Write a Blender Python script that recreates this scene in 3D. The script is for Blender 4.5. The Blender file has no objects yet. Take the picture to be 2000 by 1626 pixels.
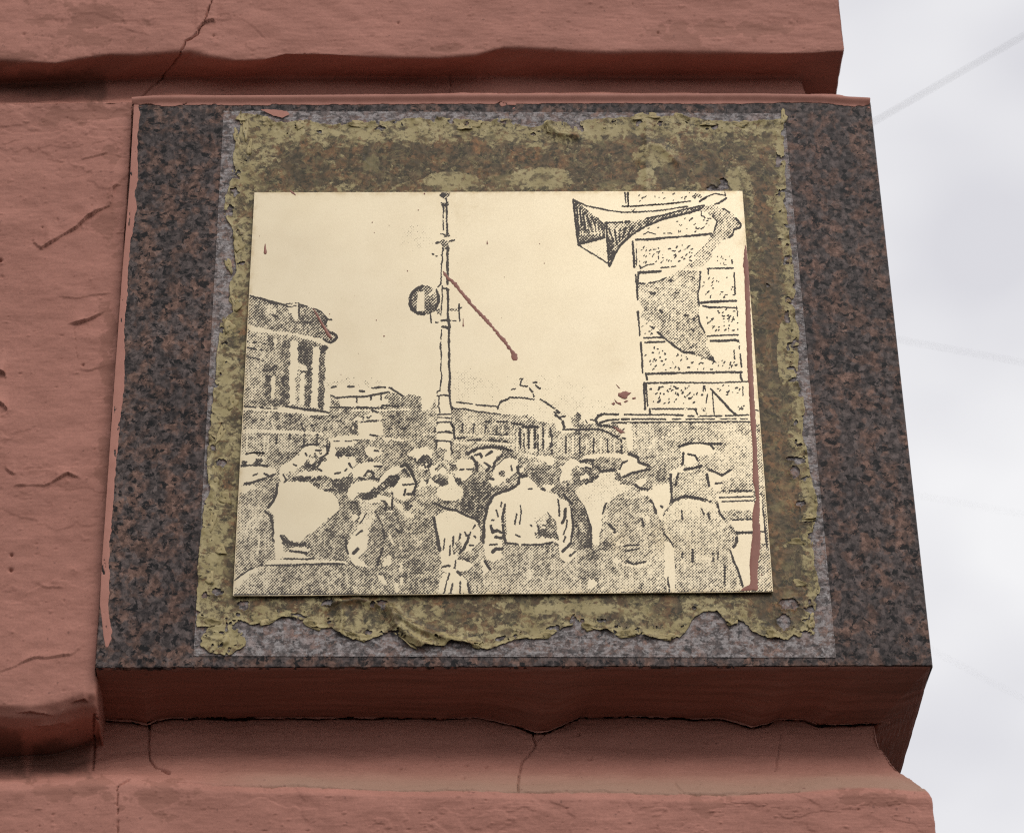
import bpy, math, random
import numpy as np
from mathutils import Matrix, Vector

scene = bpy.context.scene
C = scene.collection
rad = math.radians

# ------------------------------------------------------------------ camera
YAW, PITCH, ROLL = -0.0302257597, 0.601189098, 0.0193790841
CAMP = np.array([-0.0705775167, -2.40473439, -1.71356166])
FPX = 5640.9                      # focal length in photograph pixels (2000 wide)


def cam_axes():
    cy, sy = math.cos(YAW), math.sin(YAW)
    cp, sp = math.cos(PITCH), math.sin(PITCH)
    cr, sr = math.cos(ROLL), math.sin(ROLL)
    rz = np.array([[cy, -sy, 0], [sy, cy, 0], [0, 0, 1]])
    rx = np.array([[1, 0, 0], [0, cp, -sp], [0, sp, cp]])
    ry = np.array([[cr, 0, sr], [0, 1, 0], [-sr, 0, cr]])
    return rz @ rx @ ry


AX = cam_axes()                   # columns: right, view direction, up
cam_data = bpy.data.cameras.new('camera')
cam = bpy.data.objects.new('camera', cam_data)
C.objects.link(cam)
scene.camera = cam
m4 = Matrix.Identity(4)
for i in range(3):
    m4[i][0], m4[i][1], m4[i][2], m4[i][3] = AX[i, 0], AX[i, 2], -AX[i, 1], CAMP[i]
cam.matrix_world = m4
cam_data.sensor_fit = 'HORIZONTAL'
cam_data.sensor_width = 36.0
cam_data.lens = FPX * 36.0 / 2000.0
cam_data.clip_start, cam_data.clip_end = 0.05, 5000.0
cam_data.dof.use_dof = True
cam_data.dof.focus_distance = 2.93
cam_data.dof.aperture_fstop = 11.0

# ------------------------------------------------------------------ sky, sun, exposure
SUN_EL, SUN_AZ = rad(46), rad(28)       # azimuth measured from -Y (in front of the wall) towards +X
world = bpy.data.worlds.new('World')
scene.world = world
world.use_nodes = True
wn, wl = world.node_tree.nodes, world.node_tree.links
wn.clear()
w_out = wn.new('ShaderNodeOutputWorld')
w_bg = wn.new('ShaderNodeBackground')
w_bg.inputs['Strength'].default_value = 0.1
w_sky = wn.new('ShaderNodeTexSky')
w_sky.sky_type = 'NISHITA'
w_sky.sun_disc = False
w_sky.sun_elevation = SUN_EL
w_sky.sun_rotation = math.pi - SUN_AZ
w_tc = wn.new('ShaderNodeTexCoord')
w_map = wn.new('ShaderNodeMapping')
w_map.inputs['Scale'].default_value = (1.0, 1.0, 1.7)
w_map.inputs['Location'].default_value = (-2.36, 3.53, 1.53)
w_n = wn.new('ShaderNodeTexNoise')
w_n.inputs['Scale'].default_value = 5.0
w_n.inputs['Detail'].default_value = 3.5
w_n.inputs['Roughness'].default_value = 0.5
w_r = wn.new('ShaderNodeValToRGB')       # cloud deck: grey bellies to bright white
w_r.color_ramp.elements[0].position = 0.36
w_r.color_ramp.elements[0].color = (7.45, 7.4, 7.8, 1)
w_r.color_ramp.elements[1].position = 0.57
w_r.color_ramp.elements[1].color = (9.5, 9.45, 9.55, 1)
w_mix = wn.new('ShaderNodeMixRGB')
w_mix.inputs['Fac'].default_value = 0.94   # overcast: a closed cloud deck over the clear sky
wl.new(w_tc.outputs['Generated'], w_map.inputs['Vector'])
wl.new(w_map.outputs['Vector'], w_n.inputs['Vector'])
wl.new(w_n.outputs['Fac'], w_r.inputs['Fac'])
wl.new(w_sky.outputs['Color'], w_mix.inputs['Color1'])
wl.new(w_r.outputs['Color'], w_mix.inputs['Color2'])
wl.new(w_mix.outputs['Color'], w_bg.inputs['Color'])
wl.new(w_bg.outputs['Background'], w_out.inputs['Surface'])

sun_data = bpy.data.lights.new('sun', 'SUN')
sun_data.energy = 1.5
sun_data.angle = rad(35)
sun_data.color = (1.0, 0.97, 0.92)
sun = bpy.data.objects.new('sun', sun_data)
C.objects.link(sun)
sdir = Vector((math.sin(SUN_AZ) * math.cos(SUN_EL), -math.cos(SUN_AZ) * math.cos(SUN_EL), math.sin(SUN_EL)))
sun.rotation_euler = (-sdir).to_track_quat('-Z', 'Y').to_euler()
sun.location = sdir * 20

scene.view_settings.view_transform = 'Standard'
scene.view_settings.look = 'None'
scene.view_settings.gamma = 1.0
scene.view_settings.exposure = 0.0
scene.cycles.filter_width = 1.15
scene.cycles.use_denoising = False      # keeps the fine screen of the print and the grain of the stone

# ------------------------------------------------------------------ helpers
rng = np.random.default_rng(7)
random.seed(7)


def project(P):
    d = (P - CAMP) @ AX
    return np.stack([1000 + FPX * d[..., 0] / d[..., 1], 813 - FPX * d[..., 2] / d[..., 1]], -1)


def bp(px, py, y=0.0):
    """world point where the ray through a photograph pixel meets the wall-parallel plane Y = y"""
    px, py, y = np.broadcast_arrays(np.asarray(px, float), np.asarray(py, float), np.asarray(y, float))
    ray = np.stack([(px - 1000) / FPX, np.ones_like(px), -(py - 813) / FPX], -1) @ AX.T
    t = (y - CAMP[1]) / ray[..., 1]
    return CAMP + ray * t[..., None]


def hash2(i, j, seed):
    h = (i.astype(np.int64) * 374761393 + j.astype(np.int64) * 668265263 + seed * 1442695041) & 0xFFFFFFFF
    h = ((h ^ (h >> 13)) * 1274126177) & 0xFFFFFFFF
    h = (h ^ (h >> 16)) & 0xFFFFFFFF
    return h / 4294967295.0


def vnoise(x, y, seed=0):
    xi, yi = np.floor(x), np.floor(y)
    fx, fy = x - xi, y - yi
    fx, fy = fx * fx * (3 - 2 * fx), fy * fy * (3 - 2 * fy)
    xi, yi = xi.astype(np.int64), yi.astype(np.int64)
    a, b = hash2(xi, yi, seed), hash2(xi + 1, yi, seed)
    c, d = hash2(xi, yi + 1, seed), hash2(xi + 1, yi + 1, seed)
    return (a + (b - a) * fx) * (1 - fy) + (c + (d - c) * fx) * fy


def fbm(x, y, seed=0, octs=4, gain=0.5):
    v, a, t = 0.0, 1.0, 0.0
    for o in range(octs):
        v = v + a * vnoise(x * 2 ** o + 13.7 * o, y * 2 ** o - 7.1 * o, seed + o)
        t += a
        a *= gain
    return v / t            # 0..1


def poly_dist(px, py, pts):
    """distance of points to an open polyline"""
    best = np.full(px.shape, 1e9)
    for (ax, ay), (bx, by) in zip(pts[:-1], pts[1:]):
        dx, dy = bx - ax, by - ay
        t = np.clip(((px - ax) * dx + (py - ay) * dy) / (dx * dx + dy * dy + 1e-9), 0, 1)
        best = np.minimum(best, np.hypot(px - ax - t * dx, py - ay - t * dy))
    return best


def in_poly(px, py, pts):
    r = np.zeros(px.shape, bool)
    n = len(pts)
    for k in range(n):
        (x1, y1), (x2, y2) = pts[k], pts[(k + 1) % n]
        if y1 == y2:
            continue
        c = ((y1 > py) != (y2 > py)) & (px < (x2 - x1) * (py - y1) / (y2 - y1) + x1)
        r ^= c
    return r


def sstep(a, b, x):
    t = np.clip((x - a) / (b - a), 0, 1)
    return t * t * (3 - 2 * t)


# ------------------------------------------------------------------ object bookkeeping
def empty(name, loc, label, cat, group=None):
    o = bpy.data.objects.new(name, None)
    C.objects.link(o)
    o.empty_display_size = 0.05
    o.location = loc
    o['label'] = label
    o['category'] = cat
    if group:
        o['group'] = group
    return o


def link_mesh(name, me, mat, parent=None, label=None):
    o = bpy.data.objects.new(name, me)
    C.objects.link(o)
    if mat is not None:
        me.materials.append(mat)
    if parent is not None:
        o.parent = parent
        off, q = Vector((0, 0, 0)), parent
        while q is not None:
            off = off + q.location
            q = q.parent
        o.location = -off            # mesh data stays in world coordinates
    if label:
        o['label'] = label
    return o


def mesh_np(name, V, faces, smooth=True, attrs=None):
    """faces: list of (n,k) int arrays"""
    me = bpy.data.meshes.new(name)
    V = np.ascontiguousarray(V, np.float32)
    me.vertices.add(len(V))
    me.vertices.foreach_set('co', V.ravel())
    loops = np.concatenate([f.ravel() for f in faces]).astype(np.int32)
    tot = np.concatenate([np.full(len(f), f.shape[1], np.int32) for f in faces])
    start = np.concatenate([[0], np.cumsum(tot)[:-1]]).astype(np.int32)
    me.loops.add(len(loops))
    me.loops.foreach_set('vertex_index', loops)
    me.polygons.add(len(tot))
    me.polygons.foreach_set('loop_start', start)
    me.polygons.foreach_set('loop_total', tot)
    me.polygons.foreach_set('use_smooth', np.full(len(tot), smooth))
    for k, v in (attrs or {}).items():
        a = me.attributes.new(k, 'FLOAT', 'POINT')
        a.data.foreach_set('value', np.ascontiguousarray(v, np.float32).ravel())
    me.update(calc_edges=True)
    return me


def grid_faces(nr, nc):
    i = np.arange(nr * nc).reshape(nr, nc)
    return np.stack([i[:-1, :-1], i[1:, :-1], i[1:, 1:], i[:-1, 1:]], -1).reshape(-1, 4)


def grid_normals(P):
    du = np.gradient(P, axis=1)
    dv = np.gradient(P, axis=0)
    n = np.cross(dv, du)
    return n / (np.linalg.norm(n, axis=-1, keepdims=True) + 1e-12)


def march(F, px, py, merge=True):
    """marching squares: area where F > 0 on a pixel grid -> (verts in px, list of face arrays)"""
    s = F > 0
    a, b, c, d = s[:-1, :-1], s[:-1, 1:], s[1:, 1:], s[1:, :-1]      # tl tr br bl
    code = a * 1 + b * 2 + c * 4 + d * 8
    Vs, faces, base = [], [], 0
    # runs of full cells, merged along the row
    full = np.zeros((code.shape[0], code.shape[1] + 2), np.int8)
    full[:, 1:-1] = code == 15
    if not merge:
        rr, cc = np.nonzero(code == 15)
        q = np.stack([np.stack([px[cc + o[1]], py[rr + o[0]]], -1) for o in ((0, 0), (0, 1), (1, 1), (1, 0))], 1)
        Vs.append(q.reshape(-1, 2))
        faces.append(np.arange(len(q) * 4).reshape(-1, 4))
        base = len(q) * 4
        full[:] = 0
    df = np.diff(full, axis=1)
    r0, c0 = np.nonzero(df == 1)
    r1, c1 = np.nonzero(df == -1)
    if len(r0):
        q = np.stack([np.stack([px[c0], py[r0]], -1), np.stack([px[c1], py[r0]], -1),
                      np.stack([px[c1], py[r0 + 1]], -1), np.stack([px[c0], py[r0 + 1]], -1)], 1)
        Vs.append(q.reshape(-1, 2))
        faces.append(np.arange(len(q) * 4).reshape(-1, 4) + base)
        base += len(q) * 4
    cor = {'a': (0, 0), 'b': (0, 1), 'c': (1, 1), 'd': (1, 0)}
    edg = {'1': 'ab', '2': 'bc', '3': 'dc', '4': 'ad'}
    table = {1: ['a14'], 2: ['b21'], 4: ['c32'], 8: ['d43'], 3: ['ab24'], 6: ['bc31'], 12: ['cd42'], 9: ['da13'],
             7: ['abc34'], 14: ['bcd41'], 13: ['cda12'], 11: ['dab23'], 5: ['a14', 'c32'], 10: ['b21', 'd43']}
    for k, polys in table.items():
        rr, cc = np.nonzero(code == k)
        if not len(rr):
            continue
        for pl in polys:
            pts = []
            for ch in pl:
                if ch in cor:
                    o = cor[ch]
                    pts.append(np.stack([px[cc + o[1]], py[rr + o[0]]], -1))
                else:
                    o1, o2 = cor[edg[ch][0]], cor[edg[ch][1]]
                    f1, f2 = F[rr + o1[0], cc + o1[1]], F[rr + o2[0], cc + o2[1]]
                    t = f1 / (f1 - f2)
                    pts.append(np.stack([px[cc + o1[1]] * (1 - t) + px[cc + o2[1]] * t,
                                         py[rr + o1[0]] * (1 - t) + py[rr + o2[0]] * t], -1))
            q = np.stack(pts, 1)
            Vs.append(q.reshape(-1, 2))
            faces.append(np.arange(q.shape[0] * q.shape[1]).reshape(-1, q.shape[1]) + base)
            base += q.shape[0] * q.shape[1]
    if not Vs:
        return np.zeros((0, 2)), []
    # order of corners is clockwise in px (y down); reverse so that faces look towards the camera (-Y)
    return np.concatenate(Vs), [f[:, ::-1] for f in faces]


def weld(V, faces, q=0.01):
    key = np.round(V / q).astype(np.int64)
    u, idx, inv = np.unique(key, axis=0, return_index=True, return_inverse=True)
    inv = inv.reshape(-1)
    return V[idx], [inv[f] for f in faces]


# ------------------------------------------------------------------ materials
class NT:
    def __init__(s, name):
        s.m = bpy.data.materials.new(name)
        s.m.use_nodes = True
        s.n, s.l = s.m.node_tree.nodes, s.m.node_tree.links
        s.n.clear()
        s.out = s.n.new('ShaderNodeOutputMaterial')
        s.b = s.n.new('ShaderNodeBsdfPrincipled')
        s.l.new(s.b.outputs[0], s.out.inputs[0])
        s.tc = s.n.new('ShaderNodeTexCoord')

    def co(s, scale=(1, 1, 1), loc=(0, 0, 0), rot=(0, 0, 0)):
        m = s.n.new('ShaderNodeMapping')
        m.inputs['Scale'].default_value = scale
        m.inputs['Location'].default_value = loc
        m.inputs['Rotation'].default_value = rot
        s.l.new(s.tc.outputs['Object'], m.inputs['Vector'])
        return m.outputs[0]

    def noise(s, vec, scale, detail=4, rough=0.5, dist=0.0):
        n = s.n.new('ShaderNodeTexNoise')
        n.inputs['Scale'].default_value = scale
        n.inputs['Detail'].default_value = detail
        n.inputs['Roughness'].default_value = rough
        n.inputs['Distortion'].default_value = dist
        s.l.new(vec, n.inputs['Vector'])
        return n.outputs['Fac']

    def voro(s, vec, scale, out='Color', feature='F1'):
        n = s.n.new('ShaderNodeTexVoronoi')
        n.feature = feature
        n.inputs['Scale'].default_value = scale
        s.l.new(vec, n.inputs['Vector'])
        return n.outputs[out]

    def ramp(s, fac, stops, interp='LINEAR'):
        r = s.n.new('ShaderNodeValToRGB')
        r.color_ramp.interpolation = interp
        e = r.color_ramp.elements
        while len(e) < len(stops):
            e.new(0.5)
        for el, (p, c) in zip(e, stops):
            el.position = p
            el.color = c if len(c) == 4 else (*c, 1)
        s.l.new(fac, r.inputs['Fac'])
        return r.outputs['Color']

    def mix(s, fac, a, b, mode='MIX'):
        m = s.n.new('ShaderNodeMixRGB')
        m.blend_type = mode
        for inp, v in ((m.inputs['Fac'], fac), (m.inputs['Color1'], a), (m.inputs['Color2'], b)):
            if hasattr(v, 'is_output'):
                s.l.new(v, inp)
            elif isinstance(v, (int, float)):
                inp.default_value = v
            else:
                inp.default_value = (*v, 1)
        return m.outputs[0]

    def math(s, op, a, b=0.0, clamp=False):
        m = s.n.new('ShaderNodeMath')
        m.operation = op
        m.use_clamp = clamp
        for inp, v in zip(m.inputs, (a, b)):
            if hasattr(v, 'is_output'):
                s.l.new(v, inp)
            else:
                inp.default_value = v
        return m.outputs[0]

    def attr(s, name):
        a = s.n.new('ShaderNodeAttribute')
        a.attribute_name = name
        return a.outputs['Fac']

    def bump(s, h, strength=0.5, dist=0.001, prev=None):
        b = s.n.new('ShaderNodeBump')
        b.inputs['Strength'].default_value = strength
        b.inputs['Distance'].default_value = dist
        s.l.new(h, b.inputs['Height'])
        if prev is not None:
            s.l.new(prev, b.inputs['Normal'])
        return b.outputs[0]

    def done(s, color=None, rough=0.6, metal=0.0, spec=0.5, normal=None):
        B = s.b.inputs
        for key, v in (('Base Color', color), ('Roughness', rough), ('Metallic', metal), ('Specular IOR Level', spec), ('Normal', normal)):
            if v is None:
                continue
            if hasattr(v, 'is_output'):
                s.l.new(v, B[key])
            elif isinstance(v, (int, float)):
                B[key].default_value = v
            else:
                B[key].default_value = (*v, 1)
        return s.m


BW = lambda a, b: [(a, (0, 0, 0)), (b, (1, 1, 1))]


def mat_stucco():
    t = NT('salmon_stucco_paint')
    v = t.co()
    brush = t.noise(t.co((9, 60, 60)), 3.2, 5, 0.6, 0.3)          # horizontal brush marks
    grain = t.noise(v, 420, 5, 0.6)
    blot = t.noise(v, 9, 5, 0.6)
    blot2 = t.noise(t.co((1, 2, 2), (4, 1, 2)), 28, 4, 0.6)
    col = t.ramp(blot, [(0.3, (0.375, 0.164, 0.123)), (0.7, (0.47, 0.210, 0.160))])
    col = t.mix(t.ramp(blot2, [(0.45, (0, 0, 0)), (0.75, (0.45, 0.45, 0.45))]), col, (0.355, 0.158, 0.120))
    col = t.mix(0.45, col, t.ramp(grain, [(0.3, (0.62, 0.62, 0.62)), (0.7, (1, 1, 1))]), 'MULTIPLY')
    col = t.mix(0.10, col, t.ramp(brush, [(0.35, (0.6, 0.58, 0.56)), (0.6, (1, 1, 1))]), 'MULTIPLY')
    browned = t.attr('browned')                                            # worn patches of older, browner paint; also shade painted onto the underside
    col = t.mix(browned, col, (0.26, 0.112, 0.080))
    dark_tone = t.attr('dark_tone')                                          # darker brown patches in the left joints, faint dark streaks on the underside
    col = t.mix(dark_tone, col, (0.085, 0.045, 0.032))
    dust = t.attr('dust')                                          # grey dust where rain never washes
    col = t.mix(dust, col, (0.30, 0.19, 0.135))
    specks = t.noise(t.co((1, 1, 1), (3, 8, 5)), 160, 2, 0.5)
    col = t.mix(t.ramp(specks, [(0.70, (0, 0, 0)), (0.76, (0.6, 0.6, 0.6))]), col, (0.16, 0.07, 0.055))
    n = t.bump(brush, 0.14, 0.0006)
    n = t.bump(t.noise(v, 110, 6, 0.62), 0.3, 0.0010, n)
    n = t.bump(grain, 0.35, 0.0005, n)
    return t.done(col, 0.72, 0, 0.25, n)


def granite_color(t):
    v = t.co()
    cell = t.voro(t.co((1, 1, .9), (.3, .1, .2)), 230)              # single crystals, about 4 mm
    sep = t.n.new('ShaderNodeSeparateColor')
    t.l.new(cell, sep.inputs[0])
    cell2 = t.voro(t.co((1, 1, .85), (.7, .5, .9), (0, rad(20), 0)), 120)
    sep2 = t.n.new('ShaderNodeSeparateColor')
    t.l.new(cell2, sep2.inputs[0])
    pm = t.noise(t.co((1, 1, .9), (1.3, 0, 0.4)), 46, 7, 0.64, 0.3)
    pm = t.math('ADD', t.math('MULTIPLY', pm, .88), t.math('MULTIPLY', sep2.outputs[0], .12))
    tone = t.noise(t.co((1, 1, .9), (5, 2, 9)), 140, 9, 0.76, 0.2)
    tone = t.math('ADD', t.math('MULTIPLY', tone, .86), t.math('MULTIPLY', sep.outputs[1], .14))
    blk = t.noise(t.co((1, 1, 1.1), (7, 3, 1)), 100, 8, 0.72, 0.5)
    blk = t.math('ADD', t.math('MULTIPLY', blk, .92), t.math('MULTIPLY', sep.outputs[0], .08))
    base = t.ramp(tone, [(0.34, (0.012, 0.010, 0.011)), (0.47, (0.053, 0.042, 0.040)), (0.64, (0.142, 0.110, 0.102))])
    pink = t.ramp(tone, [(0.34, (0.034, 0.022, 0.018)), (0.5, (0.125, 0.073, 0.056)), (0.64, (0.25, 0.150, 0.115))])
    col = t.mix(t.ramp(pm, [(0.47, (0, 0, 0)), (0.58, (1, 1, 1))]), base, pink)
    col = t.mix(t.ramp(blk, [(0.535, (0, 0, 0)), (0.575, (0.96, 0.96, 0.96))]), col, (0.007, 0.007, 0.008))
    col = t.mix(0.8, col, t.ramp(t.noise(t.co((1, 1, 1), (6, 1, 3)), 9, 4, 0.6), [(0.3, (0.66, 0.66, 0.68)), (0.7, (1.35, 1.32, 1.30))]), 'MULTIPLY')
    fleck = t.noise(t.co((1, 1, 1), (2, 4, 6)), 330, 3, 0.6)
    col = t.mix(t.ramp(fleck, [(0.71, (0, 0, 0)), (0.77, (0.8, 0.8, 0.8))]), col, (0.36, 0.32, 0.31))
    return col, v


def mat_granite():
    t = NT('dark_polished_granite')
    col, v = granite_color(t)
    rough = t.ramp(t.noise(v, 130, 4), [(0.3, (0.38, 0.38, 0.38)), (0.7, (0.6, 0.6, 0.6))])
    n = t.bump(t.noise(v, 300, 5, 0.65), 0.15, 0.0006)
    return t.done(col, rough, 0, 0.12, n)


def mat_sanded():
    t = NT('sanded_grey_granite')
    col, v = granite_color(t)
    scr = t.noise(t.co((20, 20, 460)), 1.6, 4, 0.65, 0.2)            # grinding marks
    fine = t.noise(t.co((1, 1, 1), (4, 4, 4)), 420, 5, 0.75)
    frost = t.ramp(fine, [(0.34, (0.070, 0.063, 0.061)), (0.5, (0.205, 0.183, 0.178)), (0.66, (0.47, 0.43, 0.42))])
    frost = t.mix(t.ramp(scr, [(0.40, (0, 0, 0)), (0.66, (0.8, 0.8, 0.8))]), frost, (0.40, 0.362, 0.355))
    pk = t.noise(t.co((1, 1, 1.15), (1.3, 0, 0.4)), 70, 6, 0.66, 0.5)
    frost = t.mix(t.ramp(pk, [(0.5, (0, 0, 0)), (0.62, (0.55, 0.55, 0.55))]), frost, (0.36, 0.265, 0.24))
    dk = t.ramp(t.noise(t.co((1, 1, 1.4), (7, 3, 1)), 105, 8, 0.75, 0.3), [(0.455, (0, 0, 0)), (0.53, (0.88, 0.88, 0.88))])
    col = t.mix(dk, frost, t.mix(1.0, col, (1.3, 1.3, 1.3), 'MULTIPLY'))
    n = t.bump(scr, 0.35, 0.0006)
    n = t.bump(fine, 0.45, 0.0008, n)
    return t.done(col, 0.62, 0, 0.25, n)


def mat_film():
    t = NT('dried_yellow_adhesive')
    gcol, v = granite_color(t)                                     # the stone shows through where the glue is thin
    edge = t.attr('edge')                                          # 1 at the thick outer rim of the film
    a = t.noise(t.co((1, 1, 1.2), (3, 1, 2)), 105, 9, 0.74, 0.4)
    c = t.noise(t.co((1, 1, 1), (2, 9, 4)), 26, 4, 0.55)
    yel = t.ramp(t.noise(v, 34, 4, 0.55), [(0.3, (0.30, 0.237, 0.105)), (0.7, (0.455, 0.375, 0.195))])
    thin = t.mix(1.0, gcol, t.ramp(t.noise(v, 45, 4, 0.6), [(0.35, (0.95, 0.88, 0.56)), (0.65, (1.5, 1.12, 0.56))]), 'MULTIPLY')
    thin = t.mix(0.30, thin, (0.105, 0.082, 0.036))
    s1 = t.math('ADD', t.math('MULTIPLY', a, 0.72), t.math('MULTIPLY', c, 0.28))
    s1 = t.math('ADD', s1, t.math('MULTIPLY', edge, 0.125))
    f = t.ramp(s1, [(0.505, (0, 0, 0)), (0.562, (1, 1, 1))])
    blk = t.noise(t.co((1, 1, 1.1), (7, 3, 1)), 105, 8, 0.72, 0.3)
    f = t.math('MULTIPLY', f, t.math('SUBTRACT', 1.0, t.ramp(blk, [(0.50, (0, 0, 0)), (0.58, (0.85, 0.85, 0.85))])))
    col = t.mix(f, thin, yel)
    vein = t.math('ABSOLUTE', t.math('SUBTRACT', t.noise(t.co((1, 1, .8), (4, 7, 2)), 42, 5, 0.6, 0.8), 0.5))
    col = t.mix(t.ramp(vein, [(0.003, (0.38, 0.38, 0.38)), (0.016, (0, 0, 0))]), col, (0.29, 0.235, 0.105))
    streak = t.noise(t.co((6, 6, 6), (0, 0, 0), (0, rad(35), 0)), 7, 5, 0.6, 0.4)
    col = t.mix(t.ramp(streak, [(0.56, (0, 0, 0)), (0.64, (0.4, 0.4, 0.4))]), col, (0.30, 0.245, 0.11))
    n = t.bump(t.noise(t.co((1, 1, 1.6)), 110, 5, 0.6), 0.15, 0.0004)
    n = t.bump(f, 0.25, 0.0004, n)
    return t.done(col, 0.5, 0, 0.25, n)


def mat_flake():
    t = NT('curled_adhesive_flake')
    v = t.co()
    col = t.ramp(t.noise(v, 60, 4, 0.6), [(0.3, (0.31, 0.24, 0.105)), (0.7, (0.43, 0.345, 0.175))])
    col = t.mix(t.ramp(t.noise(v, 150, 3, 0.6), [(0.60, (0, 0, 0)), (0.66, (0.8, 0.8, 0.8))]), col, (0.06, 0.06, 0.045))
    return t.done(col, 0.55, 0, 0.3, t.bump(t.noise(v, 200, 4), 0.3, 0.0006))


def mat_gold():
    t = NT('gold_anodised_metal')
    v = t.co()
    br = t.noise(t.co((30, 30, 500)), 1.0, 3, 0.6)
    big = t.noise(v, 5, 3, 0.5)
    col = t.ramp(big, [(0.3, (0.495, 0.427, 0.312)), (0.7, (0.525, 0.453, 0.322))])
    tar = t.noise(v, 16, 6, 0.6)
    col = t.mix(t.ramp(tar, [(0.42, (0, 0, 0)), (0.72, (0.28, 0.28, 0.28))]), col, (0.40, 0.325, 0.215))
    spk = t.noise(t.co((1, 1, 1), (3, 3, 3)), 260, 3, 0.6)
    col = t.mix(t.ramp(spk, [(0.70, (0, 0, 0)), (0.78, (0.35, 0.35, 0.35))]), col, (0.25, 0.19, 0.12))
    stain = t.attr('stain')
    col = t.mix(t.math('MULTIPLY', stain, t.ramp(t.noise(v, 120, 5, 0.65), BW(0.35, 0.65))), col, (0.33, 0.25, 0.14))
    fine = t.noise(v, 900, 3, 0.6)
    rough = t.ramp(fine, [(0.3, (0.40, 0.40, 0.40)), (0.7, (0.5, 0.5, 0.5))])
    n = t.bump(fine, 0.05, 0.0002)
    n = t.bump(br, 0.03, 0.0002, n)
    return t.done(col, rough, 1.0, 0.5, n)


def mat_ink():
    t = NT('black_etching_ink')
    c = t.ramp(t.noise(t.co(), 25, 3), [(0.3, (0.056, 0.045, 0.038)), (0.7, (0.085, 0.069, 0.057))])
    return t.done(c, 0.6, 0, 0.3)


def mat_paint(name, c1, c2, rough=0.45):
    t = NT(name)
    c = t.ramp(t.noise(t.co(), 70, 4), [(0.3, c1), (0.7, c2)])
    return t.done(c, rough, 0, 0.4, t.bump(t.noise(t.co((20, 20, 8)), 12, 3), 0.2, 0.0006))


def mat_wire():
    t = NT('dark_cable_rubber')
    return t.done(t.ramp(t.noise(t.co(), 3, 2), [(0.3, (0.05, 0.05, 0.055)), (0.7, (0.09, 0.09, 0.095))]), 0.6)


def mat_ground():
    t = NT('dark_asphalt')
    v = t.co()
    c = t.ramp(t.noise(v, 0.8, 8, 0.6), [(0.3, (0.034, 0.033, 0.032)), (0.7, (0.058, 0.056, 0.054))])
    return t.done(c, 0.85, 0, 0.3, t.bump(t.noise(v, 40, 6), 0.4, 0.01))


M_STUCCO, M_GRANITE, M_SANDED, M_FILM = mat_stucco(), mat_granite(), mat_sanded(), mat_film()
M_FLAKE, M_GOLD, M_INK = mat_flake(), mat_gold(), mat_ink()
M_SALMON = mat_paint('spilled_salmon_paint', (0.37, 0.158, 0.116), (0.43, 0.190, 0.143), 0.7)
M_DRIP = mat_paint('dried_brown_red_paint', (0.235, 0.085, 0.058), (0.30, 0.115, 0.080), 0.5)
M_WIRE, M_GROUND = mat_wire(), mat_ground()

# ------------------------------------------------------------------ ground (below the frame; light bounces off it)
GZ = CAMP[2] - 1.6
gx = np.concatenate([np.linspace(-2000, -20, 9), np.linspace(-15, 15, 31), np.linspace(20, 2000, 9)])
gX, gY = np.meshgrid(gx, gx)
gP = np.stack([gX, gY, np.full_like(gX, GZ)], -1)
g = link_mesh('ground', mesh_np('ground', gP.reshape(-1, 3), [grid_faces(*gX.shape)], False), M_GROUND)
g['kind'] = 'structure'
g['label'] = 'dark asphalt below the wall corner'

# ------------------------------------------------------------------ rusticated stucco wall
YB = 0.012                         # front plane of the stucco blocks; the granite face is Y = 0
FR_R = 0.405

wall = empty('stucco_wall', (0.0, 0.3, GZ), 'salmon pink painted stucco wall corner with deep joints and flaking paint, holding the granite block', 'wall')

# fine columns inside the view, coarse ones beyond
XF = np.unique(np.concatenate([np.linspace(-1.6, -0.56, 26), np.arange(-0.56, 0.45, 0.00115)]))


def curve(pts, y, xs, zoff=None):
    """control curve given in photograph pixels on plane Y=y -> z at world X"""
    pts = np.array(pts, float)
    W = bp(pts[:, 0], pts[:, 1], y)
    return np.interp(xs, W[:, 0], W[:, 2])


def loft(curves, xend, yback, rows, side_cols=70, side_scale=1.0, xs=None, left=-1.6):
    """curves: list of (pts_px or const z, depth). Each runs along the front to xend-inset, then turns the corner."""
    base = XF[(XF >= left)] if xs is None else xs
    u = (base - base[0]) / (base[-1] - base[0])
    lines = []
    y0 = curves[0][1]
    for pts, y, *ov in curves:
        xe = ov[0] if ov else xend - (y - YB) * side_scale if y > YB else xend - (y - YB)
        x = base[0] + u * (xe - base[0])
        z = np.full_like(x, pts) if np.isscalar(pts) else curve(pts, y, x)
        front = np.stack([x, np.full_like(x, y), z], -1)
        sv = np.linspace(0, 1, side_cols + 1)[1:] ** 2
        side = np.stack([np.full_like(sv, xe), y + sv * (yback - y), np.full_like(sv, z[-1])], -1)
        lines.append(np.concatenate([front, side]))
    out = [lines[0][None]]
    marks = [0]
    for k in range(len(lines) - 1):
        n = rows[k]
        t = np.linspace(0, 1, n + 1)[1:, None, None]
        out.append(lines[k][None] * (1 - t) + lines[k + 1][None] * t)
        marks.append(marks[-1] + n)
    return np.concatenate(out), marks


def relax(P, it, axis=(0, 1)):
    for _ in range(it):
        Q = P.copy()
        if 0 in axis:
            Q[1:-1] = 0.25 * P[:-2] + 0.5 * P[1:-1] + 0.25 * P[2:]
        P = Q
        if 1 in axis:
            Q = P.copy()
            Q[:, 1:-1] = 0.25 * P[:, :-2] + 0.5 * P[:, 1:-1] + 0.25 * P[:, 2:]
            P = Q
    return P


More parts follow.
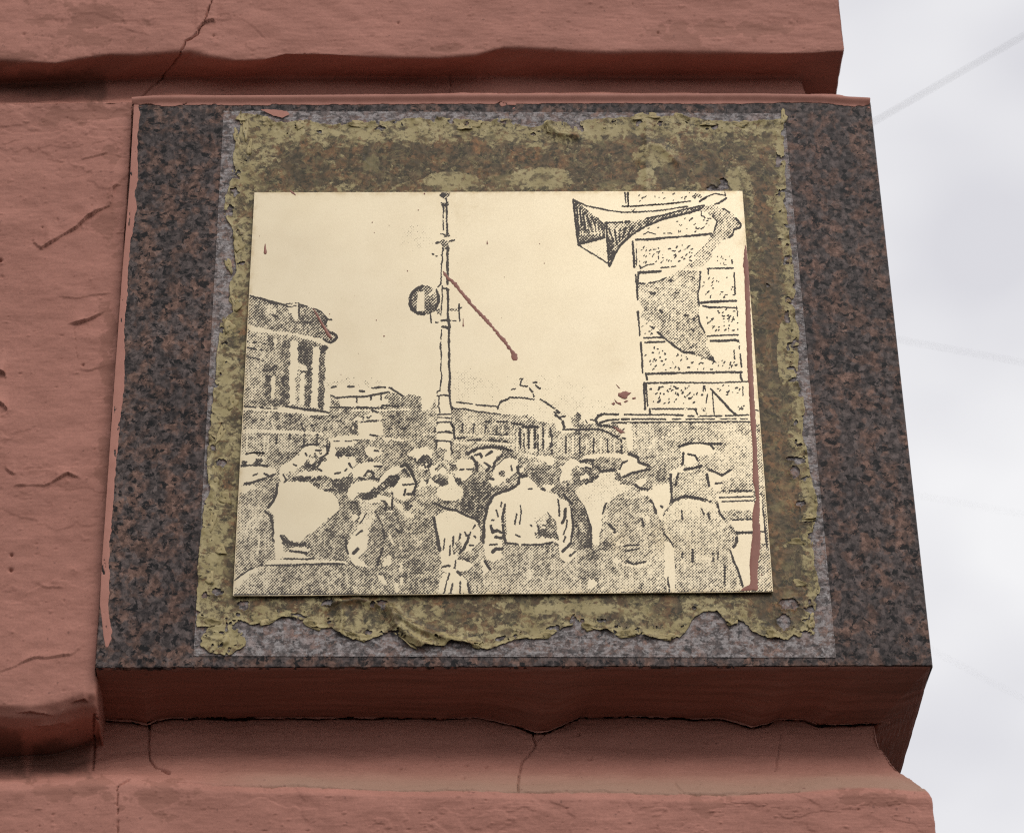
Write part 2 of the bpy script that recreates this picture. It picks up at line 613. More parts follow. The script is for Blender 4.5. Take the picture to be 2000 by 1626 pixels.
UND = [(185, 1400), (205, 1406), (259, 1409), (287, 1416), (308, 1406), (336, 1402), (520, 1402), (700, 1402), (825, 1404), (880, 1403), (930, 1400), (965, 1407), (1000, 1416), (1045, 1430), (1070, 1428), (1105, 1412),
       (1133, 1400), (1245, 1398), (1350, 1404), (1405, 1402), (1440, 1411), (1468, 1419), (1500, 1412), (1517, 1404), (1570, 1404), (1600, 1416), (1650, 1414), (1720, 1412), (1800, 1410), (1900, 1410)]
CRACKS = [
    (UND[:-2], 1.7, .004),
    ([(300, 1521), (330, 1524), (420, 1531), (560, 1532), (700, 1538), (860, 1542), (1000, 1545), (1150, 1546), (1300, 1549), (1450, 1549), (1560, 1545)], 2.2, .003),  # (polyline px, half width px, depth m)
    ([(418, -10), (414, 8), (406, 26), (402, 42), (381, 70), (364, 84), (353, 105), (329, 136), (315, 157), (290, 180), (276, 191), (262, 208)], 2.2, .006),
    ([(293, 1412), (289, 1448), (294, 1482), (305, 1497), (329, 1507)], 2.6, .006),
    ([(1042, 1428), (1047, 1455), (1021, 1490), (1010, 1528), (1012, 1545)], 2.2, .005),
    ([(1060, 1432), (1075, 1424), (1052, 1446)], 1.6, .003),
    ([(184, 1392), (184, 1440), (181, 1500)], 2.4, .006),
    ([(1527, 1434), (1513, 1503)], 1.5, .003),
    ([(254, 1519), (229, 1540), (231, 1584), (230, 1626)], 2.0, .004),
    ([(880, 148), (876, 190)], 1.4, .002),
    ([(1317, 1530), (1336, 1549)], 1.2, .002),
    ([(420, 42), (438, 28), (462, 34), (490, 52), (520, 78)], 1.1, .0008),
    ([(145, 630), (150, 700)], 1.2, .001),
]
FLAPS = [  # (polyline px, height m, falloff px): paint lifted above the line, dropping off below it
    ([(70, 492), (120, 462), (150, 444), (172, 423), (196, 408), (215, 400), (222, 366), (232, 360), (248, 363)], .0034, 46),
    ([(128, 634), (150, 632), (175, 624), (198, 613), (212, 602)], .0034, 34),
    ([(20, 955), (31, 948), (58, 948), (84, 951), (110, 938), (133, 925), (165, 936)], .0022, 26),
    ([(-10, 724), (8, 730), (14, 740)], .006, 18), ([(-10, 786), (8, 792), (18, 804)], .006, 18),
    ([(7, 908), (16, 920), (34, 926)], .0022, 16),
    ([(108, 579), (150, 584), (190, 577), (228, 573)], .0012, 18),
    ([(-10, 1314), (30, 1300), (63, 1286), (100, 1284), (140, 1279), (161, 1265)], .0016, 20),
    ([(62, 470), (73, 482), (88, 490)], .0018, 18),
    ([(136, 722), (170, 722), (208, 716)], .0009, 14),
    ([(155, 312), (185, 305), (212, 297)], .0014, 20),
    ([(0, 282), (30, 274), (48, 270)], .0009, 18),
    ([(379, 72), (392, 56), (398, 46), (408, 41), (424, 43)], .0045, 30),
    ([(138, 1376), (148, 1366), (164, 1363), (174, 1372)], .004, 14), ([(20, 1392), (60, 1388), (110, 1398)], .0015, 12), ([(60, 1416), (120, 1410), (150, 1418)], .002, 12),
    ([(235, 55), (270, 66), (300, 74)], .0018, 26),
    ([(60, 1135), (90, 1146), (130, 1150)], .0012, 22),
    ([(820, 1404), (850, 1398), (885, 1403)], .003, 10),
]
PITS = [(0, 507, 4, .005), (22, 1083, 3.2, .004), (21, 1113, 4, .004), (47, 68, 3.5, .002), (778, 45, 2.4, .003), (1285, 64, 2.2, .003),
        (417, 71, 2.5, .0025), (83, 445, 2, .0025), (162, 712, 2.5, .003), (137, 1480, 2, .002), (1130, 1432, 3, .004), (1152, 1480, 4, .004),
        (910, 1495, 3, .003), (950, 1498, 3, .003), (782, 1500, 2.5, .003), (440, 1505, 2.4, .003), (1380, 1448, 3, .003), (905, 1517, 2.5, .003)]
OLD = [(160, 32, 90, 28), (150, 75, 70, 22), (1390, 62, 80, 24), (1480, 55, 60, 16), (20, 110, 60, 12), (880, 95, 60, 8), (160, 222, 100, 17), (215, 440, 28, 60), (222, 300, 22, 14),
       (205, 700, 18, 90), (212, 640, 16, 30), (110, 1545, 46, 22), (180, 1540, 50, 20), (300, 1560, 80, 32), (1385, 1570, 40, 20), (205, 900, 14, 60), (1700, 1560, 60, 16)]


DARK_TONE = [None]


def plaster(P, amp=1.0, seed=0, lowamp=1.0, drag=1.0):
    """real relief of the stucco: undulation, pits, cracks and lifted paint, pushed along the normal"""
    N = grid_normals(P)
    X, Y, Z = P[..., 0], P[..., 1], P[..., 2]
    s1 = X + (Y - YB) * 0.9                       # coordinates along / across the surface
    s2 = Z + (Y - YB) * 0.8
    q = project(P)
    px, py = q[..., 0], q[..., 1]
    h = lowamp * 0.0060 * (fbm(s1 * 9, s2 * 16, seed + 1, 3) - .5)
    h += lowamp * 0.0030 * (fbm(s1 * 30, s2 * 46, seed + 5, 3) - .5)
    h += amp * 0.0005 * (fbm(s1 * 120, s2 * 220, seed + 9, 4, .6) - .5)
    h += drag * 0.00030 * (fbm(s1 * 60, s2 * 640, seed + 15, 3, .6) - .5)
    worn = sstep(.48, .66, fbm(s1 * 5, s2 * 6, seed + 55, 2))
    for sc, th, am, sd in ((9, .56, .0006, 61), (15, .62, .0005, 66)):
        q_ = fbm(s1 * sc, s2 * sc * 1.5, seed + sd, 5, .58)
        h += am * (.25 + .75 * worn) * (sstep(th, th + .014, q_) - .6 * sstep(th - .12, th, q_))
    lump = fbm(s1 * 170, s2 * 170, seed + 21, 2)
    h += 0.0008 * sstep(.80, .92, lump) - 0.0010 * sstep(.13, .05, lump)
    wob = 5 * (vnoise(px / 14, py / 14, 31) - .5) + 2.5 * (vnoise(px / 5, py / 5, 32) - .5)
    browned = np.zeros_like(px)
    vis = (px > -60) & (px < 1900) & (py > -60) & (py < 1700) & (Y < .2)
    for pts, w, dep in CRACKS:
        a = np.array(pts)
        m = vis & (px > a[:, 0].min() - 20) & (px < a[:, 0].max() + 20) & (py > a[:, 1].min() - 20) & (py < a[:, 1].max() + 20)
        if m.any():
            d = poly_dist(px[m] + wob[m] * .8, py[m] + wob[m] * .6, pts)
            ww = w * (.35 + .75 * vnoise(px[m] / 22, py[m] / 22, 44))
            h[m] -= dep * np.clip(1.25 - d / ww, 0, 1)
    for pts, A, L in FLAPS:
        a = np.array(pts, float)
        m = vis & (px > a[:, 0].min()) & (px < a[:, 0].max()) & (py > a[:, 1].min() - 4 * L) & (py < a[:, 1].max() + 20)
        if m.any():
            ly = np.interp(px[m] + wob[m] * .4, a[:, 0], a[:, 1])
            dy = ly - py[m] + wob[m] * .5
            ex = np.minimum(px[m] - a[0, 0], a[-1, 0] - px[m])
            win = sstep(0, 28, ex) if a[-1, 0] - a[0, 0] > 60 else sstep(0, 8, ex)
            h[m] += 1.5 * vnoise(px[m] / 30, py[m] / 30, 47) * A * np.exp(-np.clip(dy, 0, None) / L) * (dy > 0) * win
            h[m] -= .22 * A * np.exp(-np.clip(-dy, 0, None) / (L * .35)) * (dy <= 0) * win
    for x0, y0, r, dep in PITS:
        m = vis & (abs(px - x0) < 5 * r) & (abs(py - y0) < 5 * r)
        if m.any():
            h[m] -= dep * np.exp(-(((px[m] - x0 + wob[m] * .3) / r) ** 2 + ((py[m] - y0) / (r * .8)) ** 2))
    rag = fbm(px / 26, py / 20, 77, 4, .6)
    for x0, y0, rx, ry in OLD:
        r = np.hypot((px - x0) / rx, (py - y0) / ry)
        browned = np.maximum(browned, sstep(.0, .05, (1.0 - r) * .5 + (rag - .53) * 1.5))
    DARK_TONE[0] = np.zeros_like(px)
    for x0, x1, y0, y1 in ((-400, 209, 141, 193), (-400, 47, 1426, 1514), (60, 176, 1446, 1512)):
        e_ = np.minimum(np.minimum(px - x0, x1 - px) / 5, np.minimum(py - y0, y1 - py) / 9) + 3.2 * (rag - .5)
        DARK_TONE[0] = np.maximum(DARK_TONE[0], sstep(-1.2, 1.6, e_) * vis * .62)
    browned = browned * vis * .62
    h -= browned * .0004
    return P + N * h[..., None], browned


ARRIS = [(-900, 118), (0, 115), (60, 119), (110, 122), (160, 112), (215, 104), (270, 105), (330, 100), (375, 98), (410, 108), (460, 117), (520, 115), (560, 104), (620, 104), (700, 108), (780, 111),
         (860, 112), (930, 106), (985, 91), (1040, 92), (1110, 97), (1190, 101), (1300, 99), (1420, 101), (1520, 103), (1590, 102), (1640, 98), (1720, 98)]
ARRIS = [(x, y + 2) for x, y in ARRIS]
INNER = [(-900, 164), (0, 163), (200, 158), (330, 151), (1300, 150), (1720, 150)]
MIDC = [(-900, 201), (0, 200), (250, 194), (330, 187), (1300, 184), (1720, 184)]
LIP = [(-900, 204), (0, 204), (100, 203), (200, 200), (258, 199), (266, 196), (320, 193), (500, 193), (800, 191), (950, 190), (1200, 190), (1480, 190), (1600, 191), (1700, 195)]

LIPF = [(x, y - 11) if x < 259 else (x, y - 3) for x, y in LIP]
ztop = bp(1000, -420, YB)[2]
zt2 = bp(1000, -20, YB)[2]
P, mk = loft([(ztop, YB), (zt2, YB), (ARRIS, YB), (INNER, YB + .045), (MIDC, YB + .041), (LIPF, .002, bp(1652, 190, 0)[0])], bp(1648, 90, YB)[0], 1.2, [14, 66, 34, 24, 44])
lipw = np.clip((np.arange(P.shape[0]) - mk[4]) / (mk[5] - mk[4]), 0, 1)[:, None]
P[..., 1] += .010 * lipw * sstep(-.400, -.406, P[..., 0])
P = relax(P, 7, (0,))
P, browned = plaster(P, 1.0, 0, 1.0, 2.2)
ncol = P.shape[1]


def emit(P, r0, r1, name, label, browned, dust=None, c0=None, c1=None):
    so = DARK_TONE[0][r0:r1 + 1, c0:c1]
    Q = P[r0:r1 + 1, c0:c1]
    o = browned[r0:r1 + 1, c0:c1]
    d = np.zeros_like(o) if dust is None else dust[r0:r1 + 1, c0:c1]
    me = mesh_np(name, Q.reshape(-1, 3), [grid_faces(*Q.shape[:2])[:, ::-1]], True, {'browned': o, 'dust': d, 'dark_tone': so})
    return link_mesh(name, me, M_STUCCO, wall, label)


emit(P, 0, mk[3], 'stucco_block', 'broad pink block above the joint over the granite, with a branching crack at its left', browned)
emit(P, mk[3], mk[5], 'joint_channel', 'dark hollow joint above the granite block', browned)

# left block: between the two joints, ends in a narrow gap at the granite
XL = bp(np.array([262.5, 184]), np.array([203, 1390]), YB)
zl_top = [(x, y) for x, y in LIP if x < 262] + [(270, 199)]
LB_BOT = [(-900, 1374), (0, 1376), (60, 1378), (110, 1370), (140, 1360), (160, 1354), (190, 1354), (300, 1354)]
LB_IN = [(-900, 1480), (0, 1478), (100, 1468), (150, 1455), (190, 1440), (300, 1440)]
nr = 640
ztl = curve(zl_top, YB, np.array([-1.6]))[0]
xsl = np.unique(np.concatenate([np.linspace(-1.6, -0.56, 18), np.arange(-0.56, -0.395, 0.0011)]))
u = (xsl - xsl[0]) / (xsl[-1] - xsl[0])
rowsP = []
for k in range(nr + 1):
    t = k / nr
    xe = XL[0, 0] * (1 - t) + XL[1, 0] * t
    x = xsl[0] + u * (xe - xsl[0])
    za, zb = curve(zl_top, YB, x), curve(LB_BOT, YB, x)
    fr = np.stack([x, np.full_like(x, YB), za * (1 - t) + zb * t], -1)
    sd = np.stack([np.full(16, xe), np.linspace(YB, .12, 17)[1:], np.full(16, fr[-1, 2])], -1)
    rowsP.append(np.concatenate([fr, sd]))
xe = XL[1, 0]
x = xsl[0] + u * (xe - xsl[0])
steps = [(LB_BOT, 0.0)] + [([(a_, b_ + dpx) for a_, b_ in LB_BOT], dy) for dpx, dy in ((24, .008), (46, .021), (62, .038))] + [(LB_IN, .080)]
for (ca, ya), (cb, yb_) in zip(steps[:-1], steps[1:]):
    za, zb = curve(ca, YB + ya, x), curve(cb, YB + yb_, x)
    for k in range(1, 17):
        t = k / 16
        yy = YB + ya * (1 - t) + yb_ * t
        fr = np.stack([x, np.full_like(x, yy), za * (1 - t) + zb * t], -1)
        sd = np.stack([np.full(16, xe), np.linspace(yy, .12, 17)[1:], np.full(16, fr[-1, 2])], -1)
        rowsP.append(np.concatenate([fr, sd]))
PL = relax(np.array(rowsP), 7, (0,))
PL = relax(PL, 2, (1,))
PL, oldL = plaster(PL, 1.0, 40, 1.0)
emit(PL, 0, PL.shape[0] - 1, 'stucco_block', 'weathered pink block left of the granite, with curling flakes of paint', oldL)

# lower joint and lower block
SB = [(1820, 1299), (187, 1303)]
YU = .090
C0 = [(-900, 1478), (0, 1476), (100, 1466), (150, 1453), (184, 1412)] + UND[1:]
C1 = [(-900, 1500), (0, 1499), (150, 1490), (230, 1470), (400, 1456), (1000, 1457), (1500, 1457), (1900, 1457)]
C2 = [(-900, 1521), (0, 1519), (150, 1513), (230, 1506), (400, 1504), (1000, 1508), (1500, 1508), (1900, 1504)]
C3 = [(-900, 1531), (0, 1529), (120, 1524), (250, 1517), (330, 1524), (420, 1531), (560, 1532), (700, 1538), (860, 1542), (1000, 1545), (1150, 1546), (1300, 1549), (1450, 1549), (1560, 1545), (1640, 1538), (1700, 1540), (1800, 1545), (1900, 1547)]
Cf = [(x, y + 14) for x, y in C3]
zb1 = bp(1000, 1640, YB)[2]
zb2 = zb1 - .55
xe_low = bp(1822, 1600, YB)[0]
PB, mb = loft([(C0, YU + .003), (C1, YU - .002), (C2, YU - .030), (C3, YB + .006), (Cf, YB), (zb1, YB), (zb2, YB)],
              xe_low, 1.2, [34, 46, 38, 12, 64, 16], side_scale=.40)
PB = relax(PB, 6, (0,))
PB, oldB = plaster(PB, 1.8 - .9 * (np.arange(PB.shape[0]) > mb[3])[:, None], 80, 1.0, 4.0 - 3.0 * (np.arange(PB.shape[0]) > mb[3])[:, None])
qB = project(PB)
rr = np.arange(PB.shape[0])[:, None] + 0 * qB[..., 0]
dustB = sstep(mb[2] - 12, mb[3] - 6, rr) * (1 - sstep(mb[3] - 1, mb[3] + 4, rr)) * sstep(330, 620, qB[..., 0]) * .75
# heavily rounded upper right corner of the lower block
ic = len(XF) - 1
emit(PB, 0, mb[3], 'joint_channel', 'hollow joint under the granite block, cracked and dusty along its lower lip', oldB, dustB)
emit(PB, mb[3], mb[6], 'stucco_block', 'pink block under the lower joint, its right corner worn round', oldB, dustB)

# pale broken edge of the paint skin hanging where the underside meets the joint
gxs, gys = np.arange(186, 1740, 1.5), np.arange(1390, 1440, 1.2)
GX, GY = np.meshgrid(gxs, gys)
ua = np.array(UND)
yl = np.interp(GX, ua[:, 0], ua[:, 1]) + 2.5 * (fbm(GX / 7, GX * 0, 17, 3, .65) - .5) - 1.5
eb = (4.6 * sstep(.34, .6, fbm(GX / 60, GX * 0 + 3, 18, 3)) * (.3 + fbm(GX / 9, GX * 0 + 5, 19, 3)) - np.abs(GY - yl) * 2) * .5
V, faces = march(eb, gxs, gys)
W = bp(V[:, 0], V[:, 1], YU - .002)
link_mesh('peeling_paint_edge', mesh_np('peeling_paint_edge', W, faces, False), M_SALMON, wall, 'pale ragged edge of peeling paint under the granite')

# solid core of the wall behind the blocks, standing on the ground
core = bpy.data.meshes.new('wall_core')
x0, x1, y0, y1, z0, z1 = -1.6, .33, .13, 1.2, GZ, ztop
core.from_pydata([(x0, y0, z0), (x1, y0, z0), (x1, y1, z0), (x0, y1, z0), (x0, y0, z1), (x1, y0, z1), (x1, y1, z1), (x0, y1, z1)], [],
                 [(0, 1, 5, 4), (1, 2, 6, 5), (2, 3, 7, 6), (3, 0, 4, 7), (4, 5, 6, 7), (3, 2, 1, 0)])
link_mesh('wall_core', core, M_STUCCO, wall)

# ------------------------------------------------------------------ granite block
gl = bp(np.array([264., 1699, 1820, 187]), np.array([205., 200, 1298, 1302]), 0.0)   # TL TR BR BL
block = empty('granite_block', (0.0, 0.045, gl[3, 2]), 'dark speckled granite block at the wall corner carrying a gold plaque and dried yellow glue', 'granite block')
DEP = .115


def slab_mesh():
    """bevelled slab with a slightly chipped lower arris"""
    n, m = 420, 300
    b = .0022
    ring = []
    TL, TR, BR, BL = [np.array(v) for v in gl]
    us = np.linspace(0, 1, n + 1)
    top = TL + us[:, None] * (TR - TL)
    bot = BL + us[:, None] * (BR - BL)
    chip = .0012 * (fbm(us * 160, us * 0, 5, 4, .65) - .5) * 2
    rows = []
    vs = np.linspace(0, 1, m + 1)
    for v in vs:
        r = top * (1 - v) + bot * v
        rows.append(r)
    G = np.array(rows)                       # front
    G[-1, :, 2] += chip
    G[0, 1:-1, 2] += .5 * chip[1:-1]
    cx, cz = G[..., 0].mean(), G[..., 2].mean()
    # bevel ring and back
    def shift(r, dz, dx, y):
        q = r.copy()
        q[:, 2] += dz
        q[:, 1] = y
        q[:, 0] += dx
        return q
    full = [shift(G[0], b * .6, 0, DEP), shift(G[0], b * .6, 0, b)] + list(G) + [shift(G[-1], -b * .6, 0, b), shift(G[-1], .010, 0, DEP)]
    full = np.array(full)
    lcol = full[:, :1].copy(); rcol = full[:, -1:].copy()
    lcol[..., 0] -= b * .5; rcol[..., 0] += b * .5
    lcol[2:-2, :, 1] = b; rcol[2:-2, :, 1] = b
    lb, rb = lcol.copy(), rcol.copy()
    lb[..., 1] = DEP; rb[..., 1] = DEP
    rb[..., 0] -= .008
    full = np.concatenate([lb, lcol, full, rcol, rb], 1)
    return full


SG = slab_mesh()
link_mesh('granite_slab', mesh_np('granite_slab', SG.reshape(-1, 3), [grid_faces(*SG.shape[:2])[:, ::-1]], False), M_GRANITE, block)

# painted underside of the block (front strip and the return along its right side)
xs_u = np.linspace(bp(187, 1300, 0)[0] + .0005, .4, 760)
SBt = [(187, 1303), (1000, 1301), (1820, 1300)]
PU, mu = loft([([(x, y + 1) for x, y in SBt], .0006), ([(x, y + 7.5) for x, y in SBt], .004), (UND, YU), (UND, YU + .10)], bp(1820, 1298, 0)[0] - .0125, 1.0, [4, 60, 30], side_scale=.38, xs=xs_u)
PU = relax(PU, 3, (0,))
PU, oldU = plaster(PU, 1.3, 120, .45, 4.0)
meU = mesh_np('painted_underside', PU.reshape(-1, 3), [grid_faces(*PU.shape[:2])[:, ::-1]], True, {'browned': .55 + .45 * sstep(.38, .62, fbm(PU[..., 0] * 7, PU[..., 1] * 150 + PU[..., 2] * 30, 141, 4, .6)), 'dust': oldU * 0, 'dark_tone': .20 * sstep(.50, .70, fbm(PU[..., 0] * 9, PU[..., 1] * 210, 147, 4, .6))})  # underside shade put into the colour as brown, with brush streaks
link_mesh('painted_underside', meU, M_STUCCO, block, 'salmon underside of the granite block, its shade and brush streaks painted in brown')


def px_sheet(name, F, gxs, gys, y, mat, parent, thick=0.0, label=None, attrs=None, hfun=None, smooth=True):
    """raised sheet on the stone: area F>0 (photo pixel grid) put back on the stone plane"""
    V, faces = march(F, gxs, gys, hfun is None)
    V, faces = weld(V, faces)
    W = bp(V[:, 0], V[:, 1], 0.0)
    W[:, 1] = y
    at = {}
    if hfun is not None:
        W[:, 1] -= hfun(V[:, 0], V[:, 1])
    if attrs:
        for k, f in attrs.items():
            at[k] = f(V[:, 0], V[:, 1])
    me = mesh_np(name, W, faces, smooth, at)
    return link_mesh(name, me, mat, parent, label)


def bilin(F, gxs, gys):
    def f(x, y):
        u = np.clip((x - gxs[0]) / (gxs[1] - gxs[0]), 0, len(gxs) - 1.001)
        v = np.clip((y - gys[0]) / (gys[1] - gys[0]), 0, len(gys) - 1.001)
        i, j = u.astype(int), v.astype(int)
        a, b = u - i, v - j
        return F[j, i] * (1 - a) * (1 - b) + F[j, i + 1] * a * (1 - b) + F[j + 1, i] * (1 - a) * b + F[j + 1, i + 1] * a * b
    return f


# sanded rectangle ground into the polish
gxs, gys = np.arange(370, 1645, 2.0), np.arange(205, 1292, 2.0)
GX, GY = np.meshgrid(gxs, gys)
panel = [(438, 217), (1531, 222), (1632, 1283), (379, 1280)]


def quad_in(px, py, q):
    d = np.full(px.shape, 1e9)
    for (x1, y1), (x2, y2) in zip(q, q[1:] + q[:1]):
        L = math.hypot(x2 - x1, y2 - y1)
        d = np.minimum(d, ((x2 - x1) * (py - y1) - (y2 - y1) * (px - x1)) / L)
    return d


F = quad_in(GX, GY, panel) + 1.2 * (vnoise(GX / 4, GY / 4, 3) - .5)
panel_ob = px_sheet('sanded_panel', F, gxs, gys, -.0004, M_SANDED, block, label='rough grey rectangle ground into the polished granite')

# thin scored lines of the panel edge
for a, b in (((438, 217), (379, 1280)), ((1531, 222), (1632, 1283)), ((379, 1280), (1632, 1283))):
    A, B = bp(*a), bp(*b)
    d = (B - A) / np.linalg.norm(B - A)
    nrm = np.array([-d[2], 0, d[0]]) * .0005
    me = bpy.data.meshes.new('scored_line')
    yo = np.array([0, -.0006, 0])
    me.from_pydata([tuple(v) for v in (A + nrm + yo, A - nrm + yo, B - nrm + yo, B + nrm + yo)], [], [(0, 1, 2, 3)])
    link_mesh('scored_line', me, M_SANDED, panel_ob)

# ------------------------------------------------------------------ dried adhesive film round the plaque
plateq = [(497, 376), (1450, 373), (1510, 1155), (455, 1163)]
gxs, gys = np.arange(372, 1640, 2.0), np.arange(208, 1290, 2.0)
GX, GY = np.meshgrid(gxs, gys)
Lx = np.array([(205, 470), (222, 470), (262, 467), (300, 456), (350, 452), (385, 441), (420, 438), (452, 456), (500, 458), (530, 462), (560, 447), (612, 455), (622, 436), (640, 430), (700, 423), (720, 424), (760, 418), (800, 413), (860, 408),
               (905, 404), (940, 407), (960, 412), (985, 399), (1040, 393), (1080, 388), (1150, 386), (1290, 384)], float)
Rx = np.array([(205, 1530), (232, 1530), (300, 1531), (360, 1535), (400, 1532), (450, 1540), (500, 1546), (560, 1553), (600, 1548), (650, 1561), (700, 1561), (740, 1556), (770, 1568), (800, 1570), (850, 1566), (900, 1578), (950, 1588),
               (990, 1597), (1050, 1586), (1100, 1590), (1150, 1601), (1200, 1590), (1290, 1590)], float)
By = np.array([(370, 1226), (385, 1226), (420, 1224), (450, 1227), (470, 1212), (490, 1220), (520, 1219), (545, 1207), (570, 1207), (590, 1214), (610, 1227), (630, 1228), (645, 1224), (662, 1238), (690, 1249), (716, 1251), (740, 1243), (764, 1233), (790, 1254),
               (820, 1267), (845, 1263), (868, 1262), (880, 1254), (905, 1258), (930, 1266), (960, 1269), (975, 1262), (990, 1255), (1010, 1249), (1060, 1248), (1085, 1238), (1100, 1226), (1120, 1221), (1150, 1228), (1185, 1232), (1210, 1244), (1240, 1241), (1260, 1243), (1290, 1249), (1325, 1250),
               (1340, 1233), (1355, 1206), (1370, 1196), (1400, 1193), (1412, 1208), (1425, 1221), (1440, 1211), (1452, 1214), (1470, 1236), (1500, 1247), (1540, 1250), (1550, 1240), (1560, 1246), (1590, 1240), (1640, 1235)], float)
Ty = np.array([(370, 222), (470, 222), (500, 226), (525, 231), (545, 243), (600, 236), (640, 247), (700, 243), (760, 239), (800, 233), (880, 233), (925, 237), (960, 239), (990, 233), (1020, 246), (1040, 251), (1070, 243), (1100, 240), (1150, 236), (1220, 232), (1255, 224),
               (1290, 230), (1340, 226), (1380, 237), (1450, 241), (1500, 236), (1640, 234)], float)
wx = 9 * (fbm(GX / 16, GY / 16, 51, 5, .72) - .5)
wy = 9 * (fbm(GX / 16, GY / 16, 55, 5, .72) - .5)
d = np.minimum(np.minimum(GX - np.interp(GY, Lx[:, 0], Lx[:, 1]), np.interp(GY, Rx[:, 0], Rx[:, 1]) - GX) + wx,
               np.minimum(GY - np.interp(GX, Ty[:, 0], Ty[:, 1]), np.interp(GX, By[:, 0], By[:, 1]) - GY) + wy)
blob = 34 - np.hypot((GX - 437) / 1.25, (GY - 1251) * 1.25) + 14 * (fbm(GX / 14, GY / 14, 61, 3) - .5)
d = np.maximum(d, blob * .8)
for hx, hy, rx, ry in ((745, 1181, 20, 9), (475, 1182, 12, 10), (425, 1158, 13, 10), (640, 1178, 10, 8), (1395, 252, 15, 6), (1415, 362, 14, 16), (1392, 370, 18, 8), (1535, 625, 8, 12), (1545, 745, 12, 6), (1560, 900, 14, 10), (1552, 925, 10, 14),
                       (1548, 897, 10, 5), (1560, 985, 10, 6), (1540, 1180, 22, 16), (1530, 1215, 14, 20), (432, 905, 9, 12), (420, 590, 10, 30), (1582, 1190, 12, 8), (1500, 560, 5, 4), (1315, 243, 22, 4)):
    hole = (np.hypot((GX - hx) / rx, (GY - hy) / ry) - .8) * min(rx, ry) + 20 * (fbm(GX / 11, GY / 8, 71, 4, .65) - .5)
    d = np.minimum(d, hole)
# small losses towards the outer rim
loss = fbm(GX / 16, GY / 12, 91, 4, .6)
outer = np.minimum(np.minimum(GX - np.interp(GY, Lx[:, 0], Lx[:, 1]), np.interp(GY, Rx[:, 0], Rx[:, 1]) - GX), np.minimum(GY - np.interp(GX, Ty[:, 0], Ty[:, 1]), np.interp(GX, By[:, 0], By[:, 1]) - GY))
d = np.minimum(d, (loss - .34) * 60 + np.clip(outer - 16, 0, 60) * .9)
hide = quad_in(GX, GY, plateq)
Ff = np.minimum(d, 16 - hide)
lift = fbm(GX / 22, GY / 22, 101, 3)
crease = np.abs(fbm(GX / 40, GY / 34, 111, 3, .55) - .5)
H = .0003 + .0002 * fbm(GX / 12, GY / 9, 121, 3) + .0005 * np.exp(-crease / .010) * (.2 + lift)
H += .0030 * sstep(.55, .80, lift) * np.exp(-np.clip(outer, 0, None) / 7.0) + .0008 * np.exp(-np.clip(d, 0, None) / 3)
for pts, A, L in (([(764, 1196), (772, 1222), (800, 1246), (835, 1266)], .006, 9), ([(776, 1205), (820, 1232), (868, 1248), (930, 1262)], .004, 7), ([(664, 1180), (668, 1215), (664, 1238)], .004, 6), ([(640, 1182), (700, 1172), (764, 1190)], .003, 6),
                  ([(1262, 240), (1262, 300), (1262, 372)], .0012, 5), ([(1250, 315), (1268, 285), (1290, 288), (1322, 318)], .002, 7), ([(1068, 246), (1090, 265), (1125, 268)], .004, 7), ([(1570, 620), (1600, 640)], .002, 5)):
    H += A * np.exp(-(poly_dist(GX, GY, pts) / L) ** 1.5)
fedge = np.exp(-np.clip(outer, 0, None) / 24.0) * 1.0 + .25 * np.exp(-crease / .03)
patch = np.zeros_like(GX)
for hx, hy, rx, ry in ((1275, 305, 45, 26), (1262, 350, 22, 24), (880, 355, 60, 20), (1060, 350, 70, 26), (700, 255, 70, 18), (830, 262, 60, 20), (1180, 255, 90, 16), (560, 250, 60, 22), (1440, 350, 26, 26), (1525, 300, 10, 60), (1530, 690, 14, 70), (420, 1100, 20, 80), (440, 770, 16, 60), (1120, 1190, 120, 14)):
    patch = np.maximum(patch, sstep(1.15, .5, np.hypot((GX - hx) / rx, (GY - hy) / ry)))
inner = sstep(1462, 1500, GX) * sstep(12, 34, outer) * .75 + sstep(500, 560, GX) * sstep(1480, 1400, GX) * sstep(34, 60, outer) * sstep(380, 340, GY) * .45
fedge = np.clip(np.maximum(fedge, patch) - inner * (patch < .3), -.7, 1)
film = px_sheet('adhesive_film', Ff, gxs, gys, -.0005, M_FILM, block, hfun=bilin(H, gxs, gys), attrs={'edge': bilin(fedge, gxs, gys)}, label='ragged film of dried yellow-green glue with holes')
sol = film.modifiers.new('thickness', 'SOLIDIFY')
sol.thickness = .0003
sol.offset = 1.0

